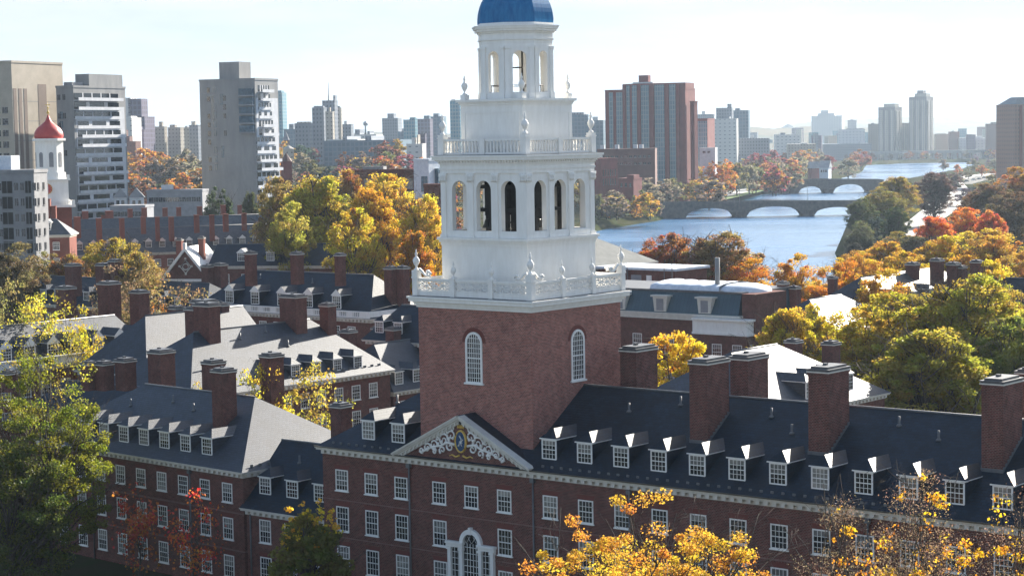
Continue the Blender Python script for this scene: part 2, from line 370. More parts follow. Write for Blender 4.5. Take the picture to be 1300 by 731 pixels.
sh.prism_y(el(.5, .82, 14.55), -.36, -.22, 0); sh.prism_y(el(.64, .98, 14.55), -.31, -.2, 1)
sh.tube([(cxp + .57 * math.cos(2 * math.pi * k / 24), -.36, 14.55 + .9 * math.sin(2 * math.pi * k / 24)) for k in range(25)], .07, 6, 1)
sh.tube([(cxp - .2, -.37, 14.15), (cxp - .05, -.38, 14.5), (cxp + .12, -.38, 14.75), (cxp - .1, -.38, 15.05)], .1, 6, 2, .05)   # pale hand-like figure
for dx in (-.18, 0, .18): sh.tube([(cxp + .02, -.38, 14.5), (cxp + .22 + dx * .5, -.38, 14.45 + dx * 1.6)], .05, 5, 2, .03)
for k in range(5): sh.lathe(cxp + (k - 2) * .16, -.3, [(.02, 15.62), (.07, 15.72), (.02, 15.95 + .12 * (2 - abs(k - 2)))], 6, 0, 1)
sh.lathe(cxp, -.3, [(.05, 15.95), (.17, 16.05), (.14, 16.2), (.02, 16.28)], 8, 0, 3)
for s in (1, -1): sh.tube([(cxp + s * .2, -.3, 13.35), (cxp + s * .6, -.3, 13.2), (cxp + s * 1.0, -.3, 13.35), (cxp + s * 1.3, -.3, 13.25)], .09, 6, 1, .04)
sh.build('shield', [BLUE2, GOLD, WHITE, DARK], po)
# palladian window
pw = MB(); cx = -6.72
for x in (-2.35, -1.05, 1.05, 2.35): pw.cbox(cx + x, -.16, -2.6, .17, .16, 5.45)
for x in (-2.35, -1.05, 1.05, 2.35): pw.cbox(cx + x, -.18, 5.25, .24, .22, 5.46)
for s in (-1, 1):
    xa, xb = sorted((cx + s * 2.62, cx + s * .86)); pw.box(xa, -.32, 5.48, xb, .02, 5.75); pw.box(xa - .08, -.44, 5.752, xb + .08, .02, 5.95)
arc = [(cx + 1.2 * math.cos(math.pi * k / 14), 5.9 + 1.25 * math.sin(math.pi * k / 14)) for k in range(15)]; arci = [(cx + .82 * math.cos(math.pi * k / 14), 5.9 + .86 * math.sin(math.pi * k / 14)) for k in range(15)]
for k in range(14): pw.prism_y([arc[k], arc[k + 1], arci[k + 1], arci[k]], -.30, .02)
pw.cbox(cx, -.2, 6.7, .14, .16, 7.3)
for i in range(1, 5): pw.box(cx - .82 + 1.64 * i / 5 - .02, -.09, -2.6, cx - .82 + 1.64 * i / 5 + .02, -.05, 5.9)
for j in range(16): pw.box(cx - .82, -.088, -2.4 + j * .53, cx + .82, -.052, -2.36 + j * .53)
for s in (-1, 1):
    for i in (1, 2): pw.box(cx + s * 1.7 - .6 + .4 * i - .6 + .6 - .02, -.09, -2.6, cx + s * 1.7 - .6 + .4 * i + .02, -.05, 5.4)
    for j in range(15): pw.box(cx + s * 1.7 - .5, -.088, -2.4 + j * .53, cx + s * 1.7 + .5, -.052, -2.36 + j * .53)
for k in (-.5, 0, .5):
    pw.tube([(cx + k * 1.2 + .5 * math.sin(q * 1.1), -.07, 5.9 + .8 * q / 1.2) for q in (0, .3, .6, .9)], .02, 4); pw.tube([(cx + k * 1.2 - .5 * math.sin(q * 1.1), -.07, 5.9 + .8 * q / 1.2) for q in (0, .3, .6, .9)], .02, 4)
pwo = pw.build('palladian_window', WHITE, main)
pg = MB(); pg.prism_y([(cx - .88, -2.6), (cx + .88, -2.6), (cx + .88, 5.9)] + [(cx + .84 * math.cos(math.pi * k / 12), 5.9 + .86 * math.sin(math.pi * k / 12)) for k in range(1, 12)] + [(cx - .88, 5.9)], -.045, -.012)
for s in (-1, 1): pg.box(cx + s * 1.7 - .52, -.0452, -2.6, cx + s * 1.7 + .52, -.0122, 5.44)
pg.build('pane', GLASS, pwo)
# ------------------------------------------------------------------ the white bell tower
T = empty('bell_tower', uv(-7.48, 7.85), RZ, 'white wooden bell tower with blue dome on a square brick shaft', 'tower')
def arch_wall(m, x0, x1, z0, z1, ops, th, mi=0, rot=0, off=0.0):
    """wall in the plane y=-off facing -y, pierced by round-headed openings (centre, width, sill, spring); rotated about the tower's axis"""
    c, s = math.cos(rot), math.sin(rot); X = lambda x, y, z: (x * c - y * s, x * s + y * c, z)
    ys = (-off, -off + th)
    def quad(p): 
        for y in ys: m.poly([X(a, y, b) for a, b in p], mi)
    cur = x0
    for (cx, w_, zs, zp) in ops:
        a, b = cx - w_ / 2, cx + w_ / 2; r = w_ / 2
        quad([(cur, z0), (a, z0), (a, z1), (cur, z1)]); quad([(a, z0), (b, z0), (b, zs), (a, zs)])
        N = 14; pts = [(cx - r * math.cos(math.pi * k / N), zp + r * math.sin(math.pi * k / N)) for k in range(N + 1)]
        for p, q in zip(pts, pts[1:]): quad([p, q, (q[0], z1), (p[0], z1)])
        ring = [(a, zs), (b, zs)] + pts[::-1]
        for p, q in zip(ring, ring[1:] + ring[:1]): m.poly([X(p[0], ys[0], p[1]), X(q[0], ys[0], q[1]), X(q[0], ys[1], q[1]), X(p[0], ys[1], p[1])], mi)
        cur = b
    quad([(cur, z0), (x1, z0), (x1, z1), (cur, z1)])
def urn_prof(s, z): return [(r * s, z + h * s) for r, h in ((.20, 0), (.20, .10), (.09, .16), (.08, .30), (.17, .42), (.25, .62), (.27, .80), (.19, .90), (.20, .95), (.11, 1.0), (.07, 1.12), (.10, 1.22), (.11, 1.30), (.04, 1.42), (.055, 1.50), (.01, 1.62))]
def urn(parent, x, y, z, s, ped=0.0):
    m = MB()
    if ped: m.cbox(x, y, z, .26 * s, .26 * s, z + ped)
    m.lathe(x, y, urn_prof(s, z + ped), 14); return m.build('urn', WHITE, parent)
HB = 6.23
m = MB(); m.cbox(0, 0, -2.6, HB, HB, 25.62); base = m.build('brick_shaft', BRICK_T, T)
for rz, c_ in ((0, 0), (R(90), 0), (R(180), 0), (R(270), 0)):
    wm = MB(); W2, zs, zp = .82, 19.3, 22.7
    def arcp(r, n=12): return [(r * math.cos(math.pi * k / n), zp + r * math.sin(math.pi * k / n)) for k in range(n + 1)]
    o_, i_ = arcp(W2 + .1), arcp(W2 - .1)
    for k in range(12): wm.prism_y([o_[k], o_[k + 1], i_[k + 1], i_[k]], -HB - .09, -HB + .05)
    for s in (-1, 1): wm.box(min(s * (W2 + .1), s * (W2 - .1)), -HB - .09, zs, max(s * (W2 + .1), s * (W2 - .1)), -HB + .05, zp)
    wm.box(-W2 - .22, -HB - .2, zs - .14, W2 + .22, -HB + .05, zs); wm.box(-W2 + .1, -HB - .088, zs + .001, W2 - .1, -HB + .05, zs + .1)
    for i in range(1, 6): x = -W2 + .1 + (2 * W2 - .2) * i / 6; wm.box(x - .02, -HB - .05, zs + .1, x + .02, -HB - .02, zp + math.sqrt(max(0, (W2 - .1) ** 2 - x * x)))
    for j in range(1, 11):
        z = zs + j * .42; hw = W2 - .1 if z < zp else math.sqrt(max(.01, (W2 - .1) ** 2 - (z - zp) ** 2)); wm.box(-hw, -HB - .052, z - (.05 if j == 5 else .02), hw, -HB - .018, z + (.05 if j == 5 else .02))
    wo = wm.build('arched_window', WHITE, T, (0, 0, 0), rz)
    g = MB(); g.prism_y([(-W2, zs), (W2, zs)] + arcp(W2), -HB - .02, -HB + .01); g.build('pane', GLASS, wo)
    br = MB(); o2, i2 = arcp(W2 + .48), arcp(W2 + .12)
    for k in range(12): br.prism_y([o2[k], o2[k + 1], i2[k + 1], i2[k]], -HB - .012, -HB + .03)
    br.build('brick_arch', LINTEL, wo)
m = MB()
for z0, z1, h in ((25.5, 25.72, HB + .12), (25.721, 25.9, HB + .26), (25.901, 26.02, HB + .34), (26.021, 26.3, HB + .60), (26.301, 26.46, HB + .72)): m.cbox(0, 0, z0, h, h, z1)
m.build('base_cornice', WHITE, T)
m = MB(); m.cbox(0, 0, 26.461, HB + .55, HB + .55, 26.5); m.build('gallery_floor', LEAD, T)
# lattice railing round the gallery
HR = 6.3
def lattice(m, x0, x1, z0, z1, y):
    m.box(x0, y - .045, z0, x1, y + .045, z0 + .07); m.box(x0, y - .045, z1 - .07, x1, y + .045, z1)
    n = 2; wd = (x1 - x0) / n; t = .035
    for i in range(n):
        a, b = x0 + i * wd, x0 + (i + 1) * wd; cx, cz = (a + b) / 2, (z0 + z1) / 2
        m.box(b - .04, y - .04, z0 + .071, b + .04, y + .04, z1 - .071)
        for (p, q) in (((a, z0), (b, z1)), ((a, z1), (b, z0)), ((cx, z0), (cx, z1)), ((a, cz), (b, cz)), ((cx, z0), (a, cz)), ((a, cz), (cx, z1)), ((cx, z1), (b, cz)), ((b, cz), (cx, z0))):
            d = (Vector(q) - Vector(p)); nn = Vector((-d.y, d.x)).normalized() * t
            m.prism_y([(p[0] + nn.x, p[1] + nn.y), (q[0] + nn.x, q[1] + nn.y), (q[0] - nn.x, q[1] - nn.y), (p[0] - nn.x, p[1] - nn.y)], y - .03, y + .03)
for k in range(4):
    m = MB(); y = -HR; xs = [-HR, -HR / 3, HR / 3, HR]
    for a, b in zip(xs, xs[1:]):
        p, q = a + .24, b - .24; lattice(m, p, q, 26.95, 27.82, y); m.box(p, y - .07, 26.78, q, y + .07, 26.93); m.box(p, y - .1, 27.83, q, y + .1, 28.0); m.box(p, y - .06, 26.52, q, y + .06, 26.775)
    for x in xs[:3]:
        m.cbox(x, y, 26.51, .27 if x == xs[0] else .23, .27 if x == xs[0] else .23, 28.0); m.cbox(x, y, 28.001, .32 if x == xs[0] else .27, .32 if x == xs[0] else .27, 28.12)
    ro = m.build('lattice_railing', WHITE, T, (0, 0, 0), R(90 * k))
    for x in xs[1:3]: urn(ro, x, y, 28.12, .92)
    urn(ro, -HR, y, 28.12, 1.12, .55)
    s = MB()
    for sg, ax in ((1, 0), (1, 1)):   # scrolls that flank the corner urn
        pts = []
        for i in range(22):
            q = i / 21; pts.append((.35 + 1.25 * q, 28.14 + .62 * (1 - q) ** 1.6 + .06 * math.sin(q * 9)))
        if ax == 0: s.tube([(-HR + a, y, z) for a, z in pts], .12, 6, 0, .07); sp = lambda q, r: (-HR + 1.45 + r * math.cos(q), y, 28.34 + r * math.sin(q))
        else: s.tube([(-HR, y + a, z) for a, z in pts], .12, 6, 0, .07); sp = lambda q, r: (-HR, y + 1.45 + r * math.cos(q), 28.34 + r * math.sin(q))
        s.tube([sp(.4 * i, .24 - .011 * i) for i in range(18)], .09, 6)
    s.build('scroll', WHITE, ro)
# white stages
m = MB(); HS = 4.72
m.cbox(0, 0, 26.5, HS, HS, 31.05); m.cbox(0, 0, 26.501, HS + .1, HS + .1, 27.0)
for z0, z1, h in ((30.8, 31.05, HS + .06), (31.051, 31.25, HS + .16), (31.251, 31.48, HS + .30)): m.cbox(0, 0, z0, h, h, z1)
m.build('plinth_stage', WHITE, T)
HA = 4.62; bay = 2.72
m = MB()
for k in range(4): arch_wall(m, -HA, HA, 31.4, 36.95, [(-bay, 1.62, 32.05, 35.5), (0, 1.62, 32.05, 35.5), (bay, 1.62, 32.05, 35.5)], .5, 0, R(90 * k), HA)
for k in range(4):
    c, s = math.cos(R(90 * k)), math.sin(R(90 * k))
    def bx(x0, y0, z0, x1, y1, z1):
        P = [(x0, y0), (x1, y0), (x1, y1), (x0, y1)]; q = lambda z: [(x * c - y * s, x * s + y * c, z) for x, y in P]; m.hexa(q(z0), q(z1))
    for x in (-HA + .19, -bay / 2, bay / 2, HA - .19):
        wd = .27 if abs(x) < 3 else .27
        bx(x - wd, -HA - .12, 31.7, x + wd, -HA, 36.45); bx(x - wd - .08, -HA - .2, 31.485, x + wd + .08, -HA + .01, 31.72)
    bx(-HA - .06, -HA - .06, 31.483, HA + .06, -HA + .2, 31.95)
ar = m.build('arcade', WHITE, T)
for k in range(4):
    c, s = math.cos(R(90 * k)), math.sin(R(90 * k))
    for x in (-HA + .19, -bay / 2, bay / 2, HA - .19):
        m = MB()
        for j, (h0, h1, e) in enumerate(((36.15, 36.42, .29), (36.42, 36.72, .35), (36.72, 36.95, .42))):
            P = [(x - e, -HA - .13 - .04 * j), (x + e, -HA - .13 - .04 * j), (x + e, -HA), (x - e, -HA)]; q = lambda z: [(a * c - b * s, a * s + b * c, z) for a, b in P]; m.hexa(q(h0 + .002), q(h1))
        for a_ in (-.27, -.09, .09, .27):
            px_, py_ = (x + a_) * c - (-HA - .2) * s, (x + a_) * s + (-HA - .2) * c; m.lathe(px_, py_, [(.03, 36.2), (.1, 36.4), (.05, 36.55), (.12, 36.78), (.02, 36.9)], 6)
        m.build('capital', WHITE, ar)
m = MB()
for z0, z1, h in ((36.951, 37.25, HA + .12), (37.251, 37.4, HA + .18), (37.401, 37.72, HA + .13), (37.721, 37.86, HA + .22), (37.99, 38.06, HA + .44), (38.061, 38.3, HA + .62), (38.301, 38.46, HA + .72)): m.cbox(0, 0, z0, h, h, z1)
m.cbox(0, 0, 37.86, HA + .2, HA + .2, 37.99)
for k in range(4):
    c, s = math.cos(R(90 * k)), math.sin(R(90 * k))
    for i in range(30):
        x = -HA - .25 + (2 * HA + .5) * (i + .5) / 30; P = [(x - .09, -HA - .4), (x + .09, -HA - .4), (x + .09, -HA - .19), (x - .09, -HA - .19)]; q = lambda z: [(a * c - b * s, a * s + b * c, z) for a, b in P]; m.hexa(q(37.862), q(37.989))
m.build('entablature', WHITE, T)
m = MB(); m.cbox(0, 0, 38.461, HA + .5, HA + .5, 38.5); m.build('roof_deck', LEAD, T)
# inside of the belfry: floor, dark frame and bells
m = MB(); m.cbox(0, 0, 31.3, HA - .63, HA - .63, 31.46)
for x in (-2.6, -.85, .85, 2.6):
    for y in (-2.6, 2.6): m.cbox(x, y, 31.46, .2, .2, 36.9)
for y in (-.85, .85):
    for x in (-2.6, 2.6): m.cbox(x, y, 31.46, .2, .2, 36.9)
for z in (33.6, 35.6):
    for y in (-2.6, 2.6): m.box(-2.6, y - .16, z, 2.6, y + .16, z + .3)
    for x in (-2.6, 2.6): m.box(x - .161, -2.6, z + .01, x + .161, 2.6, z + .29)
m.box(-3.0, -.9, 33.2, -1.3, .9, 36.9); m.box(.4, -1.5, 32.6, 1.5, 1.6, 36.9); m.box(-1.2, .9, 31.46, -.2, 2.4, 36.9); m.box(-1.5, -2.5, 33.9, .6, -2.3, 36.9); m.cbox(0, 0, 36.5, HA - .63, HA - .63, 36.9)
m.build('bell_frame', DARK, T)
for (x, y, z, r) in ((-1.9, -1.8, 32.2, .55), (0, -1.9, 32.1, .6), (1.9, -1.8, 32.3, .5), (2.0, .2, 32.2, .55), (2.0, 1.9, 32.4, .45), (-2, 1.9, 32.4, .45), (.1, -1.9, 34.2, .45), (1.9, -1.7, 34.3, .38)):
    m = MB(); m.lathe(x, y, [(r, z), (r * .9, z + .12 * r), (r * .66, z + .6 * r), (r * .55, z + 1.1 * r), (r * .45, z + 1.3 * r), (r * .1, z + 1.42 * r)], 16); m.build('bell', BRONZE, T)
# upper balustrade
HU = 4.55
pm = [(.07, 0), (.07, .08), (.045, .12), (.075, .28), (.085, .4), (.05, .62), (.045, .78), (.07, .84), (.07, .94)]
for k in range(4):
    m = MB(); y = -HU
    for a, b in ((-HU, 0), (0, HU)):
        p, q = a + .26, b - .24; m.box(p, y - .13, 38.52, q, y + .13, 38.70); m.box(p, y - .13, 39.66, q, y + .13, 39.84)
        n = 11
        for i in range(n): m.lathe(p + (q - p) * (i + .5) / n, y, [(r * 1.25, 38.70 + z * 1.02) for r, z in pm], 8)
    m.cbox(-HU, y, 38.51, .3, .3, 39.9); m.cbox(-HU, y, 39.901, .34, .34, 40.0); m.cbox(0, y, 38.51, .25, .22, 39.86)
    ro = m.build('balustrade', WHITE, T, (0, 0, 0), R(90 * k)); urn(ro, -HU, y, 40.0, 1.12, .22)
# upper block
HK = 3.4
m = MB(); m.cbox(0, 0, 38.5, HK, HK, 42.72)
for k in range(4):
    c, s = math.cos(R(90 * k)), math.sin(R(90 * k))
    for (x0, x1, z0, z1) in ((-HK + .35, HK - .35, 42.0, 42.12), (-HK + .35, HK - .35, 39.2, 39.32), (-HK + .35, -HK + .47, 39.32, 42.0), (HK - .47, HK - .35, 39.32, 42.0)):
        P = [(x0, -HK - .04), (x1, -HK - .04), (x1, -HK + .02), (x0, -HK + .02)]; q = lambda z: [(a * c - b * s, a * s + b * c, z) for a, b in P]; m.hexa(q(z0 + .001), q(z1))
for z0, z1, h in ((42.7, 42.86, HK + .08), (42.861, 42.98, HK + .16), (42.981, 43.2, HK + .30)): m.cbox(0, 0, z0, h, h, z1)
m.build('upper_block', WHITE, T)
# octagonal lantern
RA = 3.02; ap = RA; side = 2 * RA * math.tan(math.pi / 8)
m = MB()
for k in range(8): arch_wall(m, -side / 2, side / 2, 43.2, 48.0, [(0, 1.16, 43.75, 46.65)], .36, 0, R(45 * k), RA)
cr = RA / math.cos(math.pi / 8)
for k in range(8):
    an = R(45 * k - 90); c, s = math.cos(R(45 * k)), math.sin(R(45 * k))
    for sx in (-1, 1):
        x = sx * (side / 2 - .22)
        for (x0, x1, y0, y1, z0, z1) in ((x - .2, x + .2, -RA - .1, -RA + .01, 43.5, 47.55), (x - .26, x + .26, -RA - .18, -RA + .01, 43.21, 43.72), (x - .25, x + .25, -RA - .16, -RA + .01, 47.4, 47.62)):
            P = [(x0, y0), (x1, y0), (x1, y1), (x0, y1)]; q = lambda z: [(a * c - b * s, a * s + b * c, z) for a, b in P]; m.hexa(q(z0), q(z1))
la = m.build('lantern', WHITE, T)
m = MB(); r8 = math.pi / 8
for z0, z1, d in ((47.9, 48.15, .02), (48.151, 48.3, .12), (48.301, 48.75, .05), (48.751, 48.9, .16), (48.901, 49.1, .38), (49.101, 49.28, .52), (49.281, 49.4, .6)): m.ngon(0, 0, (RA + d) / math.cos(r8), 8, z0, z1, r8)
m.ngon(0, 0, (RA + .1) / math.cos(r8), 8, 49.4, 49.62, r8); m.build('lantern_cornice', WHITE, T)
m = MB()
for (x, y) in ((-.9, -.3), (.75, -.1), (.1, .8)): m.tube([(x, y, 43.2), (x, y, 48)], .05, 6)
m.tube([(-.9, -.3, 45.9), (.75, -.1, 45.9), (.1, .8, 45.9), (-.9, -.3, 45.9)], .05, 6)
for s in range(16): m.box(-1.15, -.34, 43.5 + s * .28, -.95, -.28, 43.54 + s * .28)
m.tube([(-1.15, -.31, 43.2), (-1.15, -.31, 48)], .04, 6)
for k in range(8):
    a0, a1 = R(45 * k - 22.5), R(45 * k + 22.5); m.tube([(2.4 * math.cos(a0), 2.4 * math.sin(a0), 44.35), (2.4 * math.cos(a1), 2.4 * math.sin(a1), 44.35)], .03, 5); m.tube([(2.4 * math.cos(a0), 2.4 * math.sin(a0), 43.2), (2.4 * math.cos(a0), 2.4 * math.sin(a0), 44.35)], .03, 5)
m.build('ladder_and_rail', DARK, T)
for sx, sy in ((-1, -1), (1, -1), (1, 1), (-1, 1)):
    urn(T, sx * (HK - .25), sy * (HK - .25), 43.2, 1.05, .42)
m = MB(); prof = [(RA + .12, 49.62)] + [((RA + .14) * math.cos(q) ** .85 if q < 1.5 else .35, 49.8 + 3.4 * math.sin(q)) for q in [math.pi / 2 * k / 15 for k in range(15)]] + [(.3, 53.1)]
m.lathe(0, 0, [(r / math.cos(r8), z) for r, z in prof], 8, r8, 0, False); m.build('dome', BLUE, T)
m = MB(); m.lathe(0, 0, [(.5, 53.1), (.5, 53.4), (.2, 53.6), (.3, 54.0), (.1, 54.4), (.05, 56.5)], 12); m.build('finial', GOLD, T)
# ------------------------------------------------------------------ ground, river, roads, haze
GZ, WZ = -2.5, -6.0
def wpt(px, py, z=WZ): p = onz(px, py, z); return (p.x, p.y)
RIVER = [(-150, 560), wpt(560, 345), wpt(660, 312), wpt(757, 291), wpt(832, 279), wpt(836, 270), wpt(880, 260), wpt(965, 246), wpt(1012, 238), wpt(1055, 229), wpt(1092, 217), wpt(1094, 210), wpt(1160, 207), wpt(1245, 206),
         wpt(1226, 217), wpt(1150, 231), wpt(1112, 244), wpt(1101, 257), wpt(1091, 275), wpt(1084, 298), wpt(1076, 322), wpt(1086, 335), wpt(1110, 352), (140, 520)]
def sstep(q): q = max(0, min(1, q)); return q * q * (3 - 2 * q)
def ground_z(x, y): return GZ + 22 * sstep((y - 700) / 900) * sstep((-.02 - x / max(y, 1)) / .04)
def inside(x, y, poly):
    r = False; n = len(poly)
    for i in range(n):
        (x0, y0), (x1, y1) = poly[i], poly[(i + 1) % n]
        if (y0 > y) != (y1 > y) and x < (x1 - x0) * (y - y0) / (y1 - y0) + x0: r = not r
    return r
def edge_dist(x, y, poly):
    d = 1e9; n = len(poly)
    for i in range(n):
        (x0, y0), (x1, y1) = poly[i], poly[(i + 1) % n]; dx, dy = x1 - x0, y1 - y0; t = max(0, min(1, ((x - x0) * dx + (y - y0) * dy) / (dx * dx + dy * dy + 1e-9)))
        d = min(d, math.hypot(x - x0 - t * dx, y - y0 - t * dy))
    return d
ys = [60 + 12 * i for i in range(30)]
while ys[-1] < 9000: ys.append(ys[-1] * 1.022)
ts = [-1.0, -.7, -.5, -.35, -.27] + [-.22 + .0055 * i for i in range(95)] + [.35, .45, .6, .8, 1.05]
gm = MB(); V = []
for y in ys:
    for t in ts:
        x = t * (y + 60); z = ground_z(x, y)
        if 400 < y < 3200:
            d = edge_dist(x, y, RIVER); z -= (6.5 if inside(x, y, RIVER) else 0) * min(1, d / 9.0)
        V.append((x, y, z))
me = bpy.data.meshes.new('ground'); n = len(ts)
me.from_pydata(V, [], [(j * n + i, j * n + i + 1, (j + 1) * n + i + 1, (j + 1) * n + i) for j in range(len(ys) - 1) for i in range(n - 1)])
m_, t_, b_ = mat('lawn_and_leaf_litter', 1.0, 0.0)
f1 = noise(t_, .03, 5); f2 = noise(t_, .4, 4)
t_.links.new(mixc(t_, ramp(t_, f2, .4, .65), mixc(t_, ramp(t_, f1, .4, .6), (.035, .055, .02), (.055, .05, .028)), (.055, .048, .028)), b_.inputs['Base Color'])
me.materials.append(m_); tag(link('ground', me), kind='structure')
WATER, t_, b_ = mat('river_water', .10, .6); b_.inputs['Base Color'].default_value = (.04, .13, .26, 1)
b_.inputs['IOR'].default_value = 1.33
f1 = noise(t_, .22, 6, .65, 'Object', (.55, 1.0, 1)); f2 = noise(t_, .012, 4, .6, 'Object', (.35, 1.6, 1))
b1 = node(t_, 'ShaderNodeBump', Strength=.85, Distance=.55); t_.links.new(f1, b1.inputs['Height']); t_.links.new(b1.outputs[0], b_.inputs['Normal'])
t_.links.new(ramp(t_, f2, .35, .65, (.10,) * 3, (.30,) * 3), b_.inputs['Roughness'])
wm = MB(); wm.poly([(-500, 380, WZ), (1300, 380, WZ), (1300, 3300, WZ), (-500, 3300, WZ)]); tag(wm.build('river', WATER), kind='structure')
def strip(name, pts, width, z, m, kind='structure', walls=None):
    s = MB(); P = [Vector((p[0], p[1], 0)) for p in pts]; Lf, Rt = [], []
    for i, p in enumerate(P):
        d = (P[min(i + 1, len(P) - 1)] - P[max(i - 1, 0)]).normalized(); nn = Vector((-d.y, d.x, 0)) * width / 2; Lf.append(p + nn); Rt.append(p - nn)
    for i in range(len(P) - 1): s.poly([(Rt[i].x, Rt[i].y, z), (Rt[i + 1].x, Rt[i + 1].y, z), (Lf[i + 1].x, Lf[i + 1].y, z), (Lf[i].x, Lf[i].y, z)])
    return tag(s.build(name, m), kind=kind)
PALEROAD = mottled('pale_road', (.30, .29, .27), (.38, .36, .33), .2, .85, .2)
GRASS = mottled('verge_grass', (.07, .12, .025), (.10, .16, .035), .3, .95, .1)
g = lambda px, py: wpt(px, py, GZ)
strip('riverside_road', [g(775, 262), g(840, 258), g(880, 254), g(915, 248), g(950, 241), g(975, 236), g(1000, 230)], 16, GZ + .03, PALEROAD)
strip('verge', [g(850, 261), g(890, 257), g(920, 251), g(948, 245), g(966, 240)], 13, GZ + .02, GRASS)
strip('parkway', [g(1155, 300), g(1172, 281), g(1196, 267), g(1217, 254), g(1219, 243), g(1212, 235), g(1206, 229), g(1230, 224), g(1262, 220)], 15, GZ + .03, PALEROAD)
strip('side_path', [g(1150, 290), g(1168, 276), g(1182, 264), g(1190, 256)], 7, GZ + .034, PALEROAD)
strip('far_parkway', [g(1205, 234), g(1230, 228), g(1262, 222)], 34, GZ + .026, ASPHALT)
# hills on the horizon
HILL = mottled('far_wood', (.05, .06, .04), (.10, .075, .04), .01, .95, .05)
def hill(name, px0, px1, tops, Y, z0=-20):
    s = MB(); n = len(tops); rr = random.Random(px0); sub = 14; pts = []
    for i in range((n - 1) * sub + 1):
        q = i / sub; k = min(int(q), n - 2); f = q - k; f = f * f * (3 - 2 * f); y = tops[k] * (1 - f) + tops[k + 1] * f + rr.uniform(-.5, .5)
        pts.append(at(px0 + (px1 - px0) * i / ((n - 1) * sub), y, Y))
    for a, b in zip(pts, pts[1:]):
        ma, mb = Vector((a.x, a.y - 350, a.z * .55 + 2)), Vector((b.x, b.y - 350, b.z * .55 + 2)); fa, fb = Vector((a.x, a.y - 1000, GZ - 1)), Vector((b.x, b.y - 1000, GZ - 1)); ba, bb = Vector((a.x, a.y + 1200, z0)), Vector((b.x, b.y + 1200, z0))
        s.poly((fa, fb, mb, ma), 0, True); s.poly((ma, mb, b, a), 0, True); s.poly((a, b, bb, ba), 0, True)
    tag(s.build(name, HILL), kind='structure')
hill('far_hills', 1000, 1420, [157, 153, 151, 149, 150, 152, 150, 153, 158], 8000)
hill('far_ridge', 560, 1160, [172, 166, 160, 161, 157, 156, 158, 163, 160, 162, 166], 5200)
hill('town_ridge', -300, 760, [180, 178, 176, 177, 174, 172, 175, 171, 170, 168, 170, 172, 172], 5600)
hz = MB(); hz.box(-2600, -60, -30, 4200, 8990, 320)
hm = bpy.data.materials.new('haze'); hm.use_nodes = True; t_ = hm.node_tree; t_.nodes.clear()
ho = t_.nodes.new('ShaderNodeOutputMaterial'); hv = t_.nodes.new('ShaderNodeVolumePrincipled'); hv.inputs['Color'].default_value = (.66, .82, 1.0, 1); hv.inputs['Density'].default_value = HAZE = 0.000045; hv.inputs['Anisotropy'].default_value = .35
t_.links.new(hv.outputs[0], ho.inputs['Volume'])
tag(hz.build('haze', hm), kind='stuff')
# ------------------------------------------------------------------ stone arch bridges
STONE = mottled('bridge_stone', (.055, .058, .062), (.11, .11, .11), .5, .85, .2)
def bridge(label, Y, px0, px1, ytop0, ymid, ytop1, arches, wd, ybase, name='stone_bridge'):
    """arches: (x0, x1, crown y) in the photograph's pixels, turned into metres at the bridge's own distance"""
    o = at(px0, ytop0, Y); root = empty(name, (o.x, o.y, 0), 0, label, 'bridge')
    X = lambda px: at(px, ybase, Y).x - o.x
    Zt = lambda px: at(px, (ytop0 + (ymid - ytop0) * (px - px0) / ((px1 - px0) / 2)) if px < (px0 + px1) / 2 else ymid + (ytop1 - ymid) * (px - (px0 + px1) / 2) / ((px1 - px0) / 2), Y).z
    m = MB(); zb = WZ - 1.5; cur = px0
    def col(a, b, za, zc):   # solid column of the spandrel between pixels a..b with an underside from za to zc
        m.hexa([(X(a), 0, za), (X(b), 0, zc), (X(b), wd, zc), (X(a), wd, za)], [(X(a), 0, Zt(a)), (X(b), 0, Zt(b)), (X(b), wd, Zt(b)), (X(a), wd, Zt(a))])
    for (a, b, yc) in arches:
        col(cur, a, zb, zb); zc = at((a + b) / 2, yc, Y).z; N = 16; zs = WZ + .6
        for i in range(N):
            q0, q1 = i / N, (i + 1) / N; e = lambda q: zs + (zc - zs) * math.sqrt(max(0, 1 - (2 * q - 1) ** 2)); col(a + (b - a) * q0, a + (b - a) * q1, e(q0), e(q1))
        cur = b
    col(cur, px1, zb, zb); m.build('arches', STONE, root)
    p = MB()
    for y in (-.25, wd - .35):
        for i in range(24):
            a, b = px0 + (px1 - px0) * i / 24, px0 + (px1 - px0) * (i + 1) / 24
            p.hexa([(X(a), y, Zt(a) - .5), (X(b), y, Zt(b) - .5), (X(b), y + .6, Zt(b) - .5), (X(a), y + .6, Zt(a) - .5)], [(X(a), y, Zt(a) + 1.0), (X(b), y, Zt(b) + 1.0), (X(b), y + .6, Zt(b) + 1.0), (X(a), y + .6, Zt(a) + 1.0)])
    p.build('parapet', TRIM if name == 'x' else STONE, root)
    for (a, b), (c, d) in zip([(x[0], x[1]) for x in arches], [(x[0], x[1]) for x in arches[1:]]):
        k = MB(); xm = (X(b) + X(c)) / 2; w2 = (X(c) - X(b)) * .42; k.prism_z([(xm - w2, .2), (xm, -3.2), (xm + w2, .2), (xm + w2, wd - .2), (xm, wd + 3.2), (xm - w2, wd - .2)], WZ - 1.4, WZ + 3.2); k.build('cutwater', STONE, root)
    return root
b1 = bridge('nearer dark stone bridge with three wide arches over the river', 1110, 828, 1100, 260, 258, 257.5, [(871, 933, 264.5), (948, 1020, 262), (1034, 1092, 263)], 17, 276)
b2 = bridge('farther dark stone bridge with two arches showing beyond the first', 1520, 960, 1122, 235, 229, 229.5, [(1014, 1047, 237), (1058, 1102, 234)], 17, 246)
